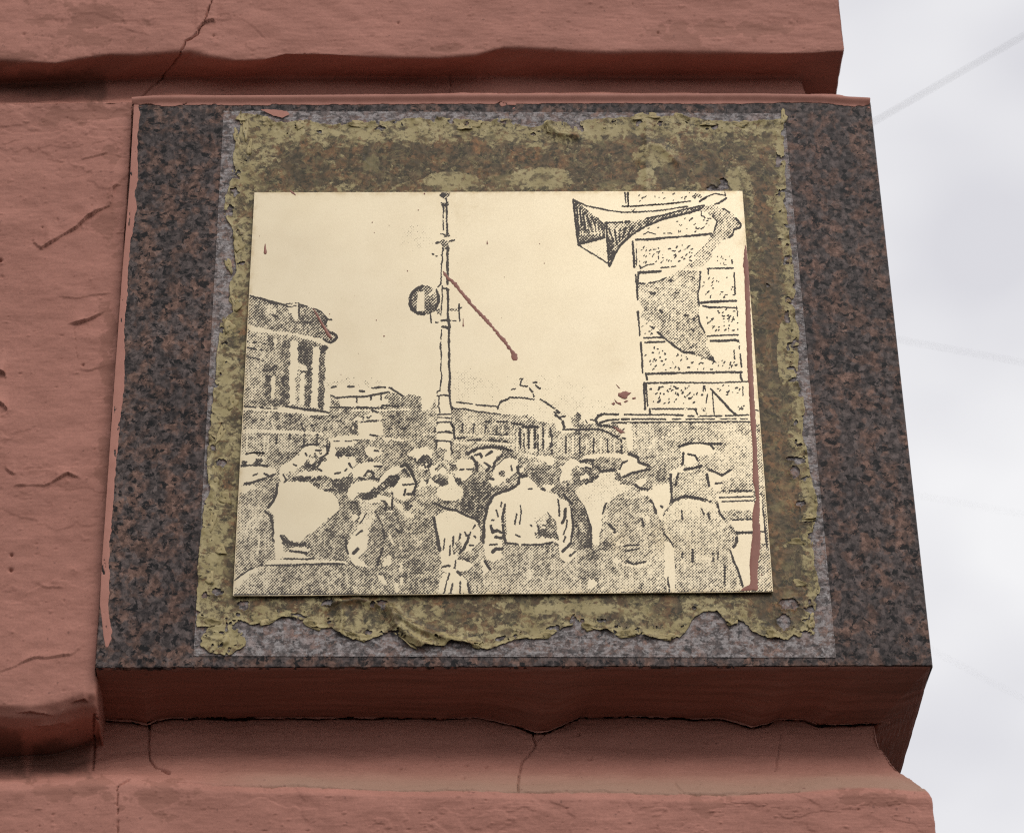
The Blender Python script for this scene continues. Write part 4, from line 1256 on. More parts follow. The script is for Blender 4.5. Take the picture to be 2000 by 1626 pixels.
# bracket and its shadow
FIL(.46, cCc, '1500,285 1540,235 1640,225 1760,255 1870,350 1935,430 1920,475 1850,490 1840,545 1810,572 1730,610 1640,700 1600,830 1540,880 1400,915 1300,915 1420,820 1440,740 1500,680 1560,620 1640,500 1670,410 1620,350 1560,300', 3)
LIN(3.2, cCc, '1870,365 1930,430 1920,470 1850,490 1840,545 1800,580'); LIN(2.6, cCc, '1500,290 1500,340 1530,350'); LIN(2, cCc, '1540,365 1600,370', brk=.3); LIN(2.2, cCc, '1620,345 1670,400 1640,500', brk=.2); LIN(3, cCc, '1740,265 1800,300')
# pier of rough stone
LIN(2.4, cCc, '668,85 680,200'); LIN(3.2, cCc, '700,85 708,240'); LIN(3, cCc, '640,238 710,238', brk=.2); LIN(3, cCc, '730,240 900,228 1150,210 1300,192'); LIN(2, cCc, '1300,190 1380,182'); FIL(.55, cCc, '710,270 780,255 790,275 740,300', 3)
SPK(cCc, '730,90 1440,90 1440,170 740,200', 16, 1); SPK(cCc, '900,480 1100,390 1400,345 1560,360 1620,430 1560,510 900,530', 24, 2); LIN(1.6, cCc, '870,545 920,515 1000,540', brk=.2); LIN(1.6, cCc, '1090,530 1200,528', brk=.3)
LIN(4.2, cCc, '790,598 900,600 1100,580 1300,565 1480,550 1610,535'); LIN(5, cCc, '755,620 772,895'); LIN(1.8, cCc, '795,650 795,880', brk=.35)
FIL(.10, cCc, '800,630 1500,600 1450,680 800,740', 4); SPK(cCc, '820,690 1430,650 1400,830 830,900', 52, 3, 2.6); LIN(2.2, cCc, '840,910 900,880 985,860', brk=.1); LIN(2.2, cCc, '1060,905 1220,890', brk=.2); LIN(2.6, cCc, '830,880 840,910')
LIN(4.4, cCc, '820,960 1060,942'); LIN(3, cCc, '785,980 795,1080'); LIN(3.4, cCc, '815,965 812,1060')
FIL(.46, cD, '240,290 400,288 470,270 560,240 700,148 930,160 940,240 930,330 900,400 920,560 910,700 980,830 1010,860 1000,960 1060,1060 1080,1110 1020,1120 950,1090 760,1050 700,1030 600,930 520,860 400,740 280,660 310,560 250,470', 2)
LIN(3, cD, '240,290 330,300'); LIN(2.6, cD, '390,290 480,270 560,235', brk=.2); LIN(3.4, cD, '245,290 250,470'); LIN(3, cD, '260,600 275,860'); LIN(2.2, cD, '248,600 258,700')
LIN(2.8, cD, '935,170 925,330 905,420 920,540'); LIN(2.6, cD, '910,640 925,720 980,830'); LIN(3.2, cD, '410,770 520,870 600,935 720,1025', brk=.15); LIN(4.6, cD, '750,1040 860,1050'); FIL(.95, cD, '1040,1080 1080,1070 1090,1120 1140,1160 1060,1140 1020,1130', 3)
for k, (x, y) in enumerate(((680, 405), (850, 250), (620, 260), (600, 660), (700, 720), (780, 650), (840, 690), (500, 600), (680, 890), (840, 800), (840, 980), (640, 570), (420, 400))):
    ELL(.95, cD, x, y, 26, 16, 4)
LIN(4.2, cD, '260,178 380,172 500,165'); LIN(3.4, cD, '1010,135 1290,130'); LIN(2.6, cD, '1020,135 1018,195'); LIN(3.4, cD, '1300,185 1312,410', brk=.1); LIN(4.4, cD, '935,510 1050,495 1320,485'); LIN(4, cD, '960,540 1040,560'); LIN(2.6, cD, '1040,555 1190,555 1330,562'); LIN(2.2, cD, '1325,545 1330,575')
LIN(2, cD, '1335,590 1340,800', brk=.45); LIN(3, cD, '1010,868 1180,858 1340,853', brk=.1); LIN(4.4, cD, '1040,918 1180,918 1310,908 1345,920'); LIN(2.6, cD, '1350,930 1380,1200', brk=.4); LIN(3, cD, '1295,1020 1305,1110', brk=.1); LIN(2.6, cD, '1270,0 1280,100', brk=.2)
SPK(cD, '960,200 1290,200 1290,450 940,460', 26, 5, 2.6); SPK(cD, '970,590 1310,580 1310,830 1040,830', 36, 6, 2.8); SPK(cD, '1110,0 1250,0 1250,100 1110,90', 10, 7); SPK(cD, '320,990 700,1000 960,1110 1350,1150 1350,1230 330,1240', 58, 8, 2.8); SPK(cD, '290,700 420,740 500,860 300,860', 9, 9)
LIN(3.6, cD, '320,888 450,880 540,885'); LIN(3.8, cD, '330,935 545,928'); LIN(3.8, cD, '285,940 300,1100 305,1260'); LIN(4.2, cD, '350,1275 600,1268 850,1262 1080,1262', brk=.06); LIN(4.6, cD, '1110,1258 1380,1258', brk=.1); LIN(3, cD, '340,1270 355,1335'); LIN(3.4, cD, '1370,1262 1370,1320 1390,1352'); LIN(2.4, cD, '360,1375 700,1370 1050,1375 1450,1358', brk=.1)
LIN(4.6, cF, '790,240 800,490'); LIN(2.4, cF, '810,240 825,460', brk=.2); SPK(cF, '840,260 1400,260 1380,440 860,450', 66, 10, 2.8); SPK(cF, '1480,260 1740,260 1740,340 1560,370', 12, 11); SPK(cF, '1690,460 1790,460 1790,510 1700,500', 8, 12)
LIN(4, cF, '1440,295 1540,400 1620,490 1685,545'); LIN(2, cF, '1455,310 1475,560', brk=.3); LIN(2, cF, '1410,350 1380,530', brk=.3); LIN(2, cF, '1755,250 1755,360', brk=.45)
LIN(2.8, cF, '870,490 1000,490 1300,490', brk=.1); LIN(4.4, cF, '845,490 852,550'); LIN(3, cF, '1290,490 1310,545'); LIN(3.2, cF, '1360,490 1400,530', brk=.2)
# background behind the right hand figures
FIL(.40, cF, '650,640 480,628 1830,618 1900,640 1960,1000 1980,1300 1820,1300 1500,1320 1000,1240 700,1200 640,1000 690,830', 3)
FIL(.25, cF, '1520,660 1700,650 1700,800 1540,820', 14); FIL(.3, cF, '1600,800 1840,760 1860,1000 1600,1000', 14)
FIL(.0, cF, '330,545 1810,552 1815,612 480,615 350,640 310,600', 1); LIN(2.6, cF, '400,540 540,545'); LIN(2.8, cF, '600,545 850,548 1000,545 1170,552', brk=.06); LIN(2.6, cF, '1220,560 1500,560 1660,555 1810,548', brk=.2); LIN(5, cF, '400,540 345,555 315,595 330,635 370,655'); LIN(3, cF, '355,625 440,600 600,590 850,588 1000,592', brk=.1)
LIN(2, cF, '1050,590 1800,588', brk=.35); LIN(2.6, cF, '480,625 900,620 1300,618 1820,615', brk=.12); LIN(3, cF, '1200,590 1250,592'); LIN(4, cF, '400,650 520,672'); FIL(.7, cF, '440,640 500,640 620,690 560,700', 4); FIL(.05, cF, '520,640 640,640 650,690 620,700', 2)
LIN(2.2, cF, '380,690 470,740 560,790', brk=.2)

# --- the crowd
BASE = '430,905 480,890 560,880 640,905 700,905 800,900 900,900 1000,890 1100,890 1230,880 1300,905 1400,930 1520,940 1520,1175 430,1175'
FIL(.54, ID, BASE, 4)
for k, (x, y, rx, ry) in enumerate(((560, 900, 40, 20), (620, 905, 26, 20), (740, 880, 60, 24), (820, 885, 50, 22), (930, 890, 50, 24), (1060, 915, 46, 34), (990, 905, 30, 30))):
    ELL(.60, ID, x, y, rx, ry, 8)
# far left people
FIL(.03, cG, '155,490 290,478 430,508 400,560 460,620 540,640 550,660 500,700 420,740 350,790 200,800 140,880 150,600'); FIL(.8, cG, '300,580 360,530 420,540 400,600 320,610', 4); FIL(.85, cG, '190,560 240,560 240,600 170,610', 4); LIN(3.4, cG, '160,605 300,600 420,600', brk=.15); LIN(4, cG, '400,600 450,610'); LIN(2.4, cG, '300,710 350,690', brk=.3)
LIN(4, cG, '210,800 300,785 430,740'); LIN(3, cG, '420,690 480,720 540,700'); LIN(3, cG, '230,480 300,460 420,470'); FIL(.08, cG, '140,870 200,830 300,810 400,830 300,870 200,890', 4)
FIL(.02, cG, '580,660 620,600 700,550 800,490 830,420 900,385 1000,390 1040,430 1000,440 950,470 900,500 870,560 850,600 760,660 640,690 690,740 650,800 600,780', 2); FIL(.82, cG, '760,660 850,600 900,540 960,480 990,520 990,600 960,640 900,640 860,620', 4); ELL(.1, cG, 940, 550, 40, 45, 3); LIN(3.4, cG, '740,590 770,605'); LIN(3, cG, '870,470 885,495'); LIN(4, cG, '980,440 1040,435'); LIN(4, cG, '830,400 900,375 1010,375'); LIN(4.2, cG, '1100,380 1110,470 1040,520 1010,620'); LIN(3.4, cG, '1130,370 1120,440')
FIL(.02, cG, '1000,620 1060,560 1150,520 1340,520 1420,560 1380,640 1320,730 1160,750 1080,700 1010,690'); FIL(.03, cG, '760,700 850,660 1000,660 1060,700 1000,720 860,710 760,730'); FIL(.86, cG, '720,750 800,720 900,710 1080,720 1090,745 1000,770 850,775 760,770', 3); FIL(.4, cG, '920,715 1000,712 1010,740 930,745', 4); LIN(4, cG, '1010,640 1045,660')
LIN(4, cG, '630,700 660,760 640,790'); FIL(.86, cG, '950,790 1030,790 1030,870 960,850', 3); LIN(5, cG, '660,860 690,885 740,870 745,820'); LIN(4, cG, '670,840 690,825'); LIN(4, cG, '1080,870 1180,865')
FIL(.86, cG, '1140,740 1200,760 1330,720 1400,740 1380,820 1330,900 1220,890 1160,800', 3); LIN(3, cG, '1190,690 1250,680', brk=.2); LIN(3, cG, '1300,660 1320,640'); LIN(4, cG, '1340,580 1370,620')
FIL(.03, cG, '1380,650 1440,590 1560,560 1690,570 1700,600 1640,640 1560,640 1520,700 1470,740 1400,740 1330,880 1320,910 1400,760', 2); LIN(4, cG, '1510,710 1550,660 1600,680 1610,740'); LIN(4, cG, '1450,735 1540,760'); LIN(3, cG, '1620,610 1700,610'); LIN(4.4, cG, '1560,740 1660,750'); FIL(.04, cG, '1520,400 1620,400 1740,440 1690,480 1600,530 1530,480', 2); LIN(3, cG, '1620,440 1720,450', brk=.25); LIN(4, cG, '1560,545 1600,550')
# white torso left and the car in front of it
GRD(cH, '130,480 230,470 330,480 420,520 450,580 510,600 530,800 540,1050 420,1110 250,1180 90,1310 120,800', .34, .58, '160,560', '500,760', 3)
LIN(2, cH, '330,580 240,700 220,780', tone=.06); LIN(2.2, cH, '400,600 300,720', tone=.08); LIN(5, cH, '490,590 520,700 525,860', tone=.95); LIN(4.4, cH, '430,540 500,600'); LIN(3, cH, '370,860 350,1000', tone=.08)
FIL(.0, cH, '450,520 512,440 562,330 580,240 680,225 800,215 900,230 1010,300 1160,350 1230,440 1245,510 1100,640 920,785 810,870 720,880 650,830 590,795 625,900 620,1050 545,1060 530,880 528,600', 1.6)
LIN(5, cH, '565,250 555,350 520,430 470,500'); FIL(.85, cH, '600,800 660,820 700,880 860,870 870,930 740,925 640,950', 4); LIN(4, cH, '600,810 650,870 740,900 870,900')
FIL(.03, cH, '690,935 850,925 930,955 900,975 720,965', 2); FIL(.03, cH, '620,990 680,985 820,1010 950,1035 930,1052 760,1048 630,1040', 2); LIN(3.4, cH, '640,1060 850,1070 950,1050', brk=.15); LIN(3, cH, '700,975 950,1000', brk=.3)
FIL(.62, cH, '1240,520 1330,440 1440,430 1480,560 1440,700 1330,830 1330,1060 1300,1090 950,1040 900,920 870,850 1090,660', 3); FIL(.84, cH, '1350,440 1430,430 1470,560 1450,660 1400,700 1400,620 1370,560', 5); ELL(.15, cH, 1400, 610, 34, 40, 3); LIN(5, cH, '1310,860 1330,1000', tone=.95)
FIL(.0, cH, '410,1110 550,1060 1290,1085 1330,1110 900,1100 500,1118', 1.5); LIN(3.6, cH, '410,1142 560,1128 700,1132 900,1120 1100,1112 1290,1118', brk=.08)
GRD(cH, '80,1320 250,1190 420,1140 900,1130 1290,1125 1420,1170 1640,1190 1660,1480 60,1480', .36, .56, '120,1280', '500,1450', 2)
FIL(.04, cH, '90,1300 250,1180 410,1140 440,1150 260,1230 100,1380 70,1460 80,1330', 4); LIN(2, cH, '90,1300 260,1175 400,1120', brk=.1)
# woman with the broad hat
FIL(.60, cI, '500,900 560,800 640,760 700,880 900,880 1000,950 1150,960 1210,1270 1220,1460 1180,1780 450,1780 330,1460 440,1300 450,1000', 3)
FIL(.03, cI, '210,700 225,620 300,565 430,535 550,560 600,480 640,440 740,390 830,365 880,370 800,430 700,500 580,600 450,660 340,690 260,760 215,720', 1.6)
FIL(.90, cI, '320,680 360,690 470,650 560,590 620,530 700,480 780,470 800,510 720,600 640,620 560,690 520,720 460,765 360,740', 3); LIN(2, cI, '590,590 620,610', tone=.1)
FIL(.05, cI, '800,510 930,520 960,560 930,660 880,740 800,760 700,700 640,640 720,610', 2); LIN(6, cI, '800,385 860,370 900,430 940,520 960,580 930,690'); LIN(4, cI, '830,430 880,490'); LIN(4.4, cI, '815,590 930,580'); LIN(4, cI, '845,640 830,700'); LIN(3.4, cI, '860,690 900,690'); FIL(.95, cI, '680,660 720,690 710,715 685,700', 2)
FIL(.04, cI, '470,760 560,700 680,720 700,760 790,800 840,880 760,860 720,800 680,840 650,780 600,760 480,800 420,860 360,800 340,740', 2); LIN(4, cI, '700,750 700,850'); LIN(4, cI, '620,770 640,810 620,860'); LIN(2.4, cI, '580,760 620,770'); FIL(.9, cI, '820,780 880,780 920,830 850,860', 3)
FIL(.04, cI, '640,860 720,870 690,895 640,890', 2); FIL(.04, cI, '790,910 880,870 950,940 860,945', 2)
GRD(cI, '370,740 480,800 560,800 500,880 520,960 440,1060 430,1260 330,1380 440,1480 300,1470 250,1400 215,1280 225,1180 300,1090 350,1000 360,880', .03, .3, '280,1150', '520,1000', 2); LIN(3.4, cI, '310,1135 375,1085'); LIN(6, cI, '280,1330 330,1280'); LIN(2, cI, '420,900 350,1010', brk=.3); LIN(3, cI, '520,890 600,1040 620,1180', tone=.85, brk=.2); LIN(2.4, cI, '660,1120 720,1240', tone=.06); LIN(3, cI, '740,1070 800,1110')
LIN(4, cI, '600,1280 560,1380 540,1450', tone=1, brk=.2); FIL(.10, cI, '620,1360 690,1370 700,1460 600,1470', 4); FIL(.08, cI, '790,1440 830,1430 790,1540 770,1520', 3); ELL(.1, cI, 740, 1690, 36, 50, 4); FIL(.05, ID, '737,1118 752,1130 757,1142 748,1140 740,1130', 2); FIL(.08, ID, '782,1128 790,1128 786,1142 780,1142', 2)
# heads in the middle
FIL(.05, cI, '860,260 940,210 1060,180 1150,220 1130,300 1000,250 880,275', 3); FIL(.05, cI, '930,290 980,240 1020,260 990,330 940,330', 3); FIL(.86, cI, '930,330 1000,300 1100,250 1140,300 1100,420 1050,480 1020,430 1080,380 960,390', 5); ELL(.05, cI, 1040, 400, 46, 40, 4); LIN(3, cI, '1020,380 1050,370 1060,400')
FIL(.05, cI, '1100,400 1190,360 1330,370 1400,330 1420,310 1590,320 1580,420 1530,500 1460,560 1390,480 1290,440 1210,470 1120,500', 2); ELL(.05, cI, 1235, 420, 60, 50, 3); FIL(.75, cI, '1180,380 1230,350 1290,370 1310,420 1280,450 1260,390 1200,420 1190,470 1170,430', 3); FIL(.75, cI, '1330,360 1400,355 1400,410 1340,460 1300,470', 4); FIL(.9, cI, '1140,530 1230,520 1320,540 1310,590 1230,600 1150,560', 3); FIL(.9, cI, '1380,480 1420,510 1470,590 1450,600 1390,560', 3); FIL(.1, cI, '1000,560 1100,520 1220,580 1190,620 1100,600 1000,640', 4); LIN(3, cI, '1060,550 1090,530 1080,570')
FIL(.05, cI, '1310,480 1360,480 1400,580 1330,600', 2); LIN(3, cI, '1440,425 1480,420'); LIN(3, cI, '1510,420 1580,420')
LIN(5, cI, '1500,260 1600,205 1760,178 1900,190 2000,222'); FIL(.04, cI, '1530,270 1640,210 1800,200 1900,230 1830,300 1740,420 1640,350 1590,310', 2); LIN(7, cI, '1570,290 1610,360 1620,440'); LIN(4, cI, '1600,270 1660,250 1670,290'); LIN(4, cI, '1720,270 1780,230'); LIN(4, cI, '1700,350 1760,390 1720,440'); LIN(4.4, cI, '1890,270 1810,350 1800,440')
FIL(.04, cI, '1810,400 1900,320 2000,290 2060,330 2060,420 1960,520 1900,560 1790,620 1740,560 1780,500', 2); FIL(.85, cI, '1860,440 1920,440 1930,490 1870,480', 3); LIN(5, cI, '1770,520 1800,530'); LIN(3, cI, '1990,380 2000,430')
FIL(.74, cI, '1430,640 1560,560 1740,560 1810,640 1740,760 1690,900 1640,960 1560,930 1450,870 1400,800 1480,720', 5); FIL(.5, cI, '1000,680 1100,620 1190,660 1180,750 1100,800 1000,760', 5)
LIN(4, cI, '1170,790 1260,840 1400,870 1500,920 1640,980', tone=.95)
# woman in the white dress
ELL(.10, cJ, 330, 345, 150, 92, 2); FIL(.05, cJ, '310,180 370,170 390,250 320,260'); LIN(3, cJ, '260,440 330,440', tone=.9, brk=.2)
GRD(cJ, '150,620 230,560 300,540 390,545 480,590 600,640 650,720 655,880 580,950 440,1000 400,1060 500,1070 580,1120 520,1180 410,1195 480,1260 530,1330 545,1470 200,1470 210,1300 260,1200 235,1150 225,950 190,800', .10, .05, '300,600', '350,1000', 1.4)
for s_, w_ in (('365,820 360,920 375,1000', 3.4), ('440,790 415,880 400,980', 3), ('490,770 510,810 540,790 600,690', 2.4), ('540,800 500,900 470,960 430,1000', 5), ('330,920 325,1020', 3), ('240,1150 310,1130 370,1160', 3.4), ('390,1080 375,1180', 3.4), ('320,1220 290,1320 260,1440', 3), ('355,1330 330,1450', 3.2), ('440,1310 435,1450', 3.4), ('270,840 255,960', 1.8), ('590,810 610,830', 2.4), ('490,1060 530,1080', 4), ('410,1200 440,1230', 4.4), ('540,910 580,915', 2), ('520,1320 545,1450', 4), ('240,1210 280,1215', 3)):
    LIN(w_, cJ, s_, brk=.12)
FIL(.55, cJ, '380,880 440,830 460,960 400,1010 360,980', 4); FIL(.06, cJ, '655,1065 700,1065 745,1180 735,1290 710,1310 690,1220', 2); LIN(4.4, cJ, '700,1080 760,1170')
LIN(6, cJ, '150,620 190,800 215,960', tone=.95)
# man in the white shirt, trousers
GRD(cJ, '930,880 1450,880 1500,960 1560,1100 1700,1100 1750,1300 1780,1480 560,1480 560,1330 760,1200 900,1050', .52, .40, '1200,900', '1250,1450', 3)
GRD(cJ, '1070,200 1150,170 1210,190 1300,290 1400,335 1520,370 1610,460 1645,560 1650,800 1610,930 1690,960 1695,1040 1590,1095 1530,1060 1500,900 1450,860 1400,890 1200,912 1000,895 940,870 938,640 925,480 905,580 890,780 885,1000 905,1040 800,1095 720,1060 690,900 700,640 740,480 800,380 900,330 1020,290 1070,250', .09, .03, '1250,380', '1100,860', 1.4)
FIL(.66, cJ, '1410,560 1460,640 1505,840 1400,840 1300,815 1210,805 1270,780 1290,740 1340,720 1380,650', 5); FIL(.25, cJ, '1230,640 1400,560 1380,650 1300,720', 6)
for s_, w_ in (('1075,180 1070,240 1010,292 900,330 800,372 740,480 700,640 690,880', 5.6), ('925,470 895,620 905,780 930,880', 5), ('885,450 880,490', 2.6), ('830,530 850,600', 2.6), ('770,700 790,770 840,750 890,775', 5), ('780,640 805,635', 2.2), ('760,905 840,900', 2), ('790,980 830,950 890,950', 7), ('1500,420 1510,480 1515,590', 3), ('1580,520 1570,620 1545,670', 6), ('1600,640 1590,720 1560,790', 2.6), ('1640,880 1600,930 1550,975', 5), ('1680,985 1630,1025', 4), ('1580,820 1560,870', 3), ('1030,680 1050,570', 2.6), ('1090,480 1100,560 1085,680', 2), ('1180,300 1215,298', 3), ('1040,800 1090,820', 1.8), ('1200,690 1215,700', 2.4), ('1280,700 1300,780', 4), ('940,885 1100,905 1300,905 1440,880', 3), ('820,820 890,830', 5), ('1320,300 1360,310', 5), ('1640,480 1665,700 1640,860', 4)):
    LIN(w_, cJ, s_, brk=.1)
FIL(.66, cK, '50,370 100,310 250,290 400,330 500,390 530,470 490,580 360,590 350,640 290,600 200,520 150,490 90,490', 4); FIL(.3, cK, '200,330 300,300 360,340 250,370', 6); FIL(.05, cK, '70,430 120,385 170,370 130,440 90,460', 3); FIL(.06, cK, '130,260 330,270 440,300 470,350 380,380 360,330 250,300 130,300', 4); LIN(5, cK, '60,400 70,460 110,500 150,490'); FIL(.06, cK, '330,600 400,590 500,610 420,665 360,650', 3)
FIL(.72, cK, '410,670 520,580 640,560 680,660 790,790 830,930 860,1050 870,1260 760,1300 720,1250 700,1100 660,900 600,760', 4); LIN(5, cK, '790,790 830,930 860,1100 850,1260', tone=1, brk=.1); LIN(4, cK, '560,690 640,790', tone=1); FIL(.4, cK, '700,960 780,960 800,1100 720,1100', 8)
# narrow white back in the middle
FIL(.10, cK, '520,530 530,410 600,330 650,300 760,350 870,380 870,420 760,410 690,440 640,520 530,570', 3); FIL(.64, cK, '660,430 730,400 840,440 930,490 920,540 840,575 760,620 700,650 650,580', 5); ELL(.08, cK, 790, 510, 46, 30, 4); LIN(5, cK, '930,500 900,550 820,575 740,640'); LIN(5, cK, '750,340 830,315 880,330'); LIN(3, cK, '870,340 880,400'); LIN(3.4, cK, '800,400 850,415')
GRD(cK, '685,680 740,600 830,575 930,525 960,450 1040,435 1110,445 1130,510 1200,575 1260,592 1345,600 1250,650 1130,720 1020,790 985,900 985,1010 955,1100 940,1245 880,1245 865,1050 830,930 790,820', .16, .05, '900,650', '900,1100', 1.6)
FIL(.58, cK, '880,390 920,310 1050,290 1190,300 1180,350 1140,430 1050,430 960,445', 4); LIN(5, cK, '930,400 960,445 1110,430'); FIL(.04, cK, '740,310 780,275 900,255 1100,245 1280,255 1370,340 1490,375 1480,395 1380,430 1260,480 1200,510 1140,475 1160,400 1220,350 1180,310 1060,285 880,300', 2); LIN(5, cK, '1270,255 1370,290 1370,340 1480,380', tone=1, brk=.1); FIL(.74, cK, '1110,440 1160,460 1200,530 1270,545 1280,580 1180,570 1120,510', 3); LIN(4, cK, '1210,505 1300,460 1490,420', tone=1, brk=.1); FIL(.06, cK, '1330,560 1400,510 1470,520 1440,600 1370,600', 3); LIN(4, cK, '1340,590 1400,630 1500,640'); FIL(.84, cK, '1480,620 1530,620 1520,720 1480,700', 3)
LIN(3.4, cK, '1250,330 1200,350 1170,420')
# man in the jacket
GRD(cK, '1010,790 1130,730 1250,650 1330,640 1390,690 1480,740 1540,770 1560,900 1620,1080 1640,1260 1650,1800 930,1800 950,1300 975,1100 980,900', .46, .42, '1300,700', '1300,1500', 3); LIN(5, cK, '1500,760 1545,790 1560,890'); LIN(3.4, cK, '1020,790 985,900'); LIN(5, cK, '1050,1020 1110,1080 1115,1110', tone=.95, brk=.1); ELL(.08, cK, 1130, 1130, 24, 20, 2); LIN(2.4, cK, '1200,1250 1380,1240', brk=.15); LIN(2.4, cK, '1230,1310 1380,1280', brk=.2); LIN(2.4, cK, '1240,1410 1320,1450 1450,1420', brk=.2); LIN(3, cK, '1210,1460 1400,1470 1500,1430', tone=.05); FIL(.08, cK, '1100,1210 1180,1220 1280,1210 1230,1240 1120,1250', 4); LIN(4, cK, '1410,960 1430,1040', tone=.95); FIL(.1, cK, '1440,900 1500,930 1490,1010 1450,990', 6); FIL(.06, cK, '1110,1400 1200,1380 1190,1440 1120,1440', 5); FIL(.08, ID, '1145,1145 1152,1128 1166,1133 1158,1150', 3)
FIL(.72, ID, '1178,1052 1192,1056 1196,1070 1184,1078 1176,1066', 4)
FIL(.02, cK, '1530,620 1580,590 1700,570 1725,740 1690,820 1630,900 1620,990 1590,960 1570,850 1520,730 1390,690 1390,650 1470,660', 2); LIN(3.4, cK, '1612,815 1630,830'); FIL(.02, cL, '655,870 720,880 760,960 770,1430 680,1430 690,1300 655,1250', 1.6); LIN(5, cL, '655,780 740,885'); LIN(3, cL, '690,1260 710,1420', brk=.1)
# officer on the right
FIL(.44, cF, '1050,1120 1130,1060 1260,1070 1360,1050 1420,1120 1440,1240 1500,1290 1530,1390 1430,1395 1210,1345 1060,1395 1040,1250', 3); LIN(4, cF, '1120,1120 1100,1230', tone=.95, brk=.1); FIL(.02, cF, '1030,1120 1080,1075 1190,1050 1180,1075 1120,1100 1080,1180 1060,1230 1040,1210', 2); LIN(5, cF, '1050,1130 1060,1390', tone=.9, brk=.2)
ELL(.0, cF, 1315, 888, 172, 58, 2); LIN(4.4, cF, '1140,860 1215,828 1330,820 1410,832 1545,832', brk=.06); LIN(3.4, cF, '1440,845 1470,880'); FIL(.0, cF, '1182,930 1290,960 1320,1000 1260,1050 1200,1040 1178,1010', 2); LIN(4.4, cF, '1175,920 1170,1000 1165,1030'); LIN(3.4, cF, '1220,930 1290,945 1310,990'); LIN(4.4, cF, '1190,1080 1280,1065 1350,1045')
FIL(.02, cF, '1400,1100 1500,1110 1550,1145 1640,1090 1660,1100 1630,1170 1550,1210 1540,1260 1545,1290 1490,1290 1440,1250', 2); LIN(4.4, cF, '1420,1080 1490,1110 1550,1140 1640,1085'); LIN(6, cF, '1405,1130 1425,1240'); LIN(3.4, cF, '1490,1218 1550,1212')
FIL(.5, cF, '1550,1180 1850,1130 1850,1300 1560,1300', 4); LIN(3.4, cF, '1060,1390 1180,1345'); LIN(5, cF, '1200,1345 1330,1360 1440,1390'); LIN(3, cF, '1560,1290 1840,1290', brk=.2)
FIL(.02, cF, '1500,1320 1860,1305 1860,1490 1540,1485 1510,1400', 1.4); LIN(2.8, cF, '1530,1355 1680,1352 1850,1345', brk=.1); LIN(2.6, cF, '1550,1395 1850,1385', brk=.15)
FIL(.56, cL, '1250,540 1400,530 1610,535 1610,635 1410,640 1300,610', 2); LIN(3.4, cL, '1400,640 1610,632'); FIL(.02, cL, '1350,645 1610,640 1610,755 1440,760 1400,720', 1.4); LIN(4, cL, '1440,775 1610,772', brk=.08); FIL(.04, cL, '1450,795 1610,790 1600,1340 1510,1370 1450,1180 1370,960 1440,920', 1.6)
# front man at the right
GRD(cL, '640,640 700,500 760,440 870,400 1000,410 1140,450 1230,480 1230,560 1290,630 1360,730 1440,820 1430,920 1370,960 1420,1090 1500,1350 1480,1440 780,1440 770,950 730,870 650,770', .16, .44, '880,420', '900,900', 3)
LIN(6, cL, '1435,830 1440,880 1405,930'); LIN(3.4, cL, '1370,965 1400,1070 1460,1200 1505,1360', brk=.08); LIN(5, cL, '1230,470 1250,560 1300,620', tone=.9, brk=.15); LIN(4, cL, '730,440 820,395 880,380'); LIN(5, cL, '890,380 1000,405 1150,440'); LIN(3, cL, '840,540 850,620 830,680', tone=.8, brk=.25); LIN(2.4, cL, '1060,520 1085,580', tone=.9); LIN(4, cL, '1130,565 1140,620', tone=.9, brk=.2); LIN(4, cL, '960,960 960,1080', tone=.9, brk=.2); LIN(4, cL, '1180,1000 1180,1080', tone=.9, brk=.2); LIN(4, cL, '1310,1150 1305,1340', tone=.9, brk=.15); FIL(.22, cL, '1000,1000 1160,1000 1150,1090 1010,1090', 6); FIL(.2, cL, '1090,420 1220,500 1200,640 1140,560', 6)
for x in (850, 1240):
    LIN(2.4, cL, '%d,980 %d,1060' % (x, x - 10), tone=.9, brk=.2)
# right rim behind the paint run
FIL(.42, ID, '1474,826 1486,826 1497,940 1500,965 1484,965', 2); LIN(2.6, ID, '1486,965 1494,1030 1498,1068', brk=.06); FIL(.03, ID, '1484,965 1487,965 1494,1060 1484,1060', 1); LIN(1.6, ID, '1484,1037 1494,1038'); LIN(2, ID, '1476,800 1482,802')
FIL(.46, ID, '1478,1105 1500,1085 1509,1090 1514,1160 1478,1160', 3)
LIN(2, ID, '455,1161 1000,1159 1511,1154', brk=.25)  # shading along the plate's bottom edge, drawn as an ink line

# screen the drawing: dot pattern plus the coarse grain of the copied picture
pd = 5.75
q1, q2 = 2 * math.pi * (TX * .985 + TY * 1.015 + 2 * (vnoise(TX / 60, TY / 60, 1) - .5)) / pd / 1.0, 2 * math.pi * (TX * 1.01 - TY * .99) / pd / 1.0
screen = .5 + .235 * (1.15 * np.cos(q1) + .85 * np.cos(q2))
grain = (vnoise((TX + TY) / 3.4, (TX - TY) / 6.5, 401) - .5) * .34 + (vnoise(TX / 4.2, TY / 4.2, 405) - .5) * .30 + (fbm(TX / 9, TY / 9, 411, 2) - .5) * .24 + (vnoise(TX / 24, TY / 24, 421) - .5) * .16
D = np.where(D < 1.02, D * .87, D)
tone = D + grain * np.clip(D * 4, 0, 1) * (D < 1.02)
ink = tone - screen
ink = np.where(D < .02, -1, ink)
ink = np.minimum(ink, (quad_in(TX, TY, plateq) - 1.0) * .5)
ink[~np.isfinite(ink)] = -1

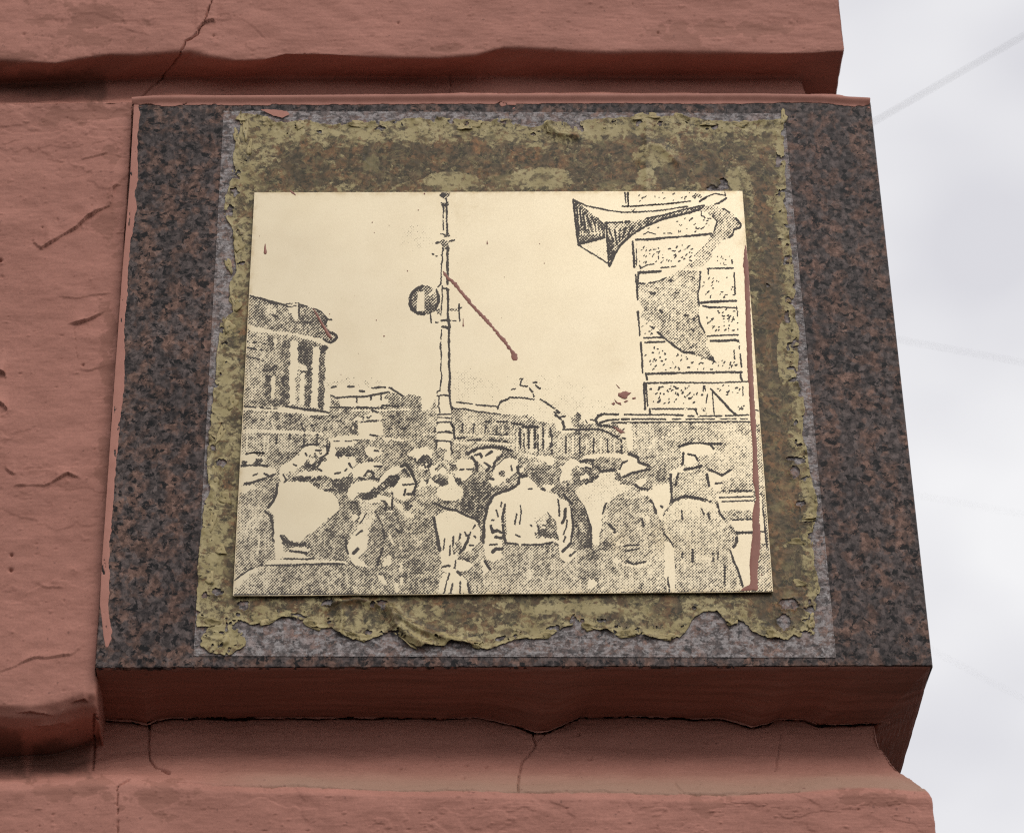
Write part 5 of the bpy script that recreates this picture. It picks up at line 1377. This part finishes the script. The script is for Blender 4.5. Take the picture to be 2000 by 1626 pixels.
regions = {}
reg = np.full(TX.shape, 0, np.int8)
bmask = in_poly(TX, TY, [(440, 560), (668, 560), (668, 700), (642, 730), (642, 800), (645, 884), (440, 884)])
lmask = (TX > 795) & (TX < 903) & (TY < 902) & ((TY < 760) | ((TX > 848) & (TX < 884)))
smask = (TX > 1228) & (TY < 826)
hmask = in_poly(TX, TY, [(1110, 380), (1150, 395), (1215, 405), (1350, 395), (1385, 385), (1392, 405), (1330, 424), (1270, 445), (1222, 478), (1195, 525), (1120, 485)])
fmask = (TY < 878) & ~bmask
reg[fmask] = 4
reg[bmask] = 1
reg[lmask] = 2
reg[smask] = 3
reg[hmask] = 5
for rid, nm, lb in ((0, 'crowd_print', 'etched crowd of people seen from behind'), (1, 'building_print', 'etched columned building at the left'), (2, 'lamp_post_print', 'etched lamp post with round sign'),
                    (3, 'stone_pier_print', 'etched rough stone pier at the right'), (4, 'skyline_print', 'etched far roofs and dome'), (5, 'loudspeaker_print', 'etched horn loudspeaker')):
    # cells belong to the region of their upper left corner; outside cells are switched off
    Fk = ink.copy()
    mask = reg == rid
    Fk[~mask] = np.minimum(Fk[~mask], -1e-3 - .0 * Fk[~mask])
    V, faces = march(Fk, gx0, gy0)
    if not len(V):
        continue
    W = bp(V[:, 0], V[:, 1], YP - .00015)
    link_mesh(nm, mesh_np(nm, W, faces, False), M_INK, plate_ob, lb)

# ------------------------------------------------------------------ paint on the plaque


def paint(name, outline, thick, rag=0.6, step=.8, label=None, cuts=(), grow=0.0):
    a = np.array(outline, float)
    xs_, ys_ = np.arange(a[:, 0].min() - 3, a[:, 0].max() + 3, step), np.arange(a[:, 1].min() - 3, a[:, 1].max() + 3, step)
    X_, Y_ = np.meshgrid(xs_, ys_)
    wx_, wy_ = rag * 2 * (vnoise(X_ / 4, Y_ / 4, 3) - .5), rag * 2 * (vnoise(X_ / 4, Y_ / 4, 6) - .5)
    ins = in_poly(X_ + wx_, Y_ + wy_, outline)
    dd = poly_dist(X_ + wx_, Y_ + wy_, list(outline) + [outline[0]])
    f = np.where(ins, dd, -dd)
    f = f + grow
    for c in cuts:
        f = np.minimum(f, poly_dist(X_, Y_, c[0]) - c[1])
    V, faces = march(f, xs_, ys_, False)
    V, faces = weld(V, faces)
    hf = np.sqrt(np.clip(bilin(f, xs_, ys_)(V[:, 0], V[:, 1]), 0, 4) / 4) * thick
    W = bp(V[:, 0], V[:, 1], YP - .0002)
    W[:, 1] -= hf
    return link_mesh(name, mesh_np(name, W, faces, True), M_DRIP, plate_ob, label)


LE_ = [(1455, 478), (1453, 500), (1451, 516), (1454, 540), (1455, 575), (1456, 610), (1457, 650), (1459, 690), (1460, 725), (1463, 765), (1464, 790), (1466, 825), (1468, 850), (1470, 880), (1470, 905), (1470, 940), (1474, 955), (1477, 974), (1471, 990), (1469, 1010), (1470, 1035), (1468, 1060), (1465, 1085), (1464, 1110), (1466, 1136), (1464, 1142), (1452, 1147), (1446, 1153)]
RE_ = [(1480, 1152), (1480, 1125), (1481, 1098), (1485, 1070), (1486, 1045), (1483, 1020), (1484, 995), (1483, 974), (1482, 950), (1482, 930), (1480, 905), (1479, 880), (1477, 850), (1476, 825), (1474, 790), (1472, 760), (1471, 728), (1469, 690), (1468, 650), (1466, 605), (1464, 560), (1462, 520), (1460, 500), (1457, 480)]
paint('paint_run', LE_ + RE_, .0003, .9, 1.0, 'long brown paint run down the right edge')
MD = [(866, 530), (872, 537), (878, 544), (882, 546), (890, 553), (894, 558), (904, 571), (910, 578), (916, 583), (920, 590), (926, 597), (935, 606), (946, 618), (954, 626), (966, 642), (976, 653), (985, 662), (994, 675), (1002, 685), (1008, 691), (1011, 698), (1009, 703), (1003, 704), (1000, 699), (1000, 691), (992, 679), (983, 668), (972, 654), (962, 641), (950, 629), (936, 613), (925, 601), (913, 588), (903, 576), (893, 563), (884, 553), (876, 546), (869, 538)]
paint('paint_drip', MD, .00025, 1.3, .7, 'slanting brown paint drip beside the etched lamp post', grow=1.0)
paint('paint_drip', [(517, 476), (518.5, 476), (520, 486), (521.5, 492), (520, 496), (517, 496.5), (515, 494), (515.5, 488)], .0007, .2, .5, 'small teardrop of paint at the upper left')
paint('paint_drip', [(951, 470), (952, 470), (953, 475), (952.5, 477), (950.5, 477), (950.2, 475)], .0005, .1, .4)
paint('paint_drip', [(904, 621), (905, 621), (905.5, 632), (906.5, 636), (904.5, 638.5), (903, 636), (903.6, 632)], .0005, .1, .4)
paint('paint_drip', [(610, 600), (613, 603), (620, 613), (629, 628), (638, 642), (646, 654), (648, 659), (644, 661), (639, 656), (633, 644), (625, 630), (617, 615)], .0007, .3, .6, 'thin paint drip over the etched roof')
paint('paint_smear', [(1209, 768), (1216, 766), (1221, 763), (1233, 767), (1226, 772), (1222, 778), (1214, 777), (1208, 774)], .0004, 1.6, .6)
paint('paint_smear', [(1202, 749), (1207, 753), (1212, 759), (1208, 757)], .0003, .3, .4)
paint('paint_smear', [(1194, 788), (1199, 785), (1202, 789), (1198, 791)], .0003, .6, .4)
paint('paint_smear', [(1199, 778), (1206, 785), (1213, 786), (1214, 791), (1208, 789), (1202, 785)], .0003, .6, .4)
paint('paint_smear', [(1234, 777), (1241, 775), (1242, 778), (1236, 779)], .0003, .4, .4)
paint('paint_smear', [(1218, 784), (1224, 781), (1227, 783), (1221, 786)], .0003, .4, .4)
paint('paint_smear', [(1197, 832), (1206, 835), (1216, 840), (1222, 845), (1212, 846), (1204, 839)], .0003, .8, .5)
paint('paint_smear', [(563, 370), (572, 374), (577, 379), (578, 382), (570, 378)], .0004, .4, .4)
SP_ = [(727, 434, 1.1), (731, 454, .9), (507, 461, .7), (735, 625, 1.2), (750, 656, 1.5), (796, 529, 1.2), (666, 731, .8), (1054, 476, 1.0), (1063, 514, 1.1), (829, 378, 1.6), (817, 410, 1), (985, 541, .7), (980, 620, .6), (1488, 1122, 1.4), (644, 613, 1), (700, 690, .6), (760, 440, .6)]
for x_, y_, r_ in SP_:
    paint('paint_speck', [(x_ + r_ * math.cos(k * .785), y_ + r_ * 1.1 * math.sin(k * .785)) for k in range(8)], .0003, .1, .35)

# ------------------------------------------------------------------ overhead wires, far away and out of focus
WIRES = [((1690, 240), (2010, 57), 26, .0062, 'grey overhead wire slanting up to the right in the upper sky, the clearest one'),
         ((1752, 657), (2010, 705), 40, .0036, 'faint blurred wire sloping gently down at mid height of the sky'),
         ((1790, 962), (2010, 1002), 60, .0020, 'barely visible wire low in the bright cloud'),
         ((1815, 1262), (2010, 1366), 60, .0022, 'barely visible wire beside the lower corner of the granite, steeper slope')]
for a, b_, yd, r_, lb in WIRES:
    A, B = Vector(bp(a[0], a[1], yd)), Vector(bp(b_[0], b_[1], yd * 1.06))
    dv = B - A
    A, B = A - dv * 3, B + dv * 4
    o = empty('overhead_wire', tuple((A + B) / 2), lb, 'wire', 'overhead wires across the sky')
    axis = (B - A).normalized()
    s1 = axis.cross(Vector((0, 0, 1))).normalized()
    s2 = axis.cross(s1)
    V, fc, ns, nk = [], [], 40, 8
    for i in range(ns + 1):
        t = i / ns
        c = A.lerp(B, t) - Vector((0, 0, 1)) * (t * (1 - t) * .25)
        for k in range(nk):
            th = k / nk * 2 * math.pi
            V.append(tuple(c + (s1 * math.cos(th) + s2 * math.sin(th)) * r_))
    for i in range(ns):
        for k in range(nk):
            fc.append((i * nk + k, i * nk + (k + 1) % nk, (i + 1) * nk + (k + 1) % nk, (i + 1) * nk + k))
    me = bpy.data.meshes.new('cable')
    me.from_pydata(V, [], fc)
    link_mesh('cable', me, M_WIRE, o)
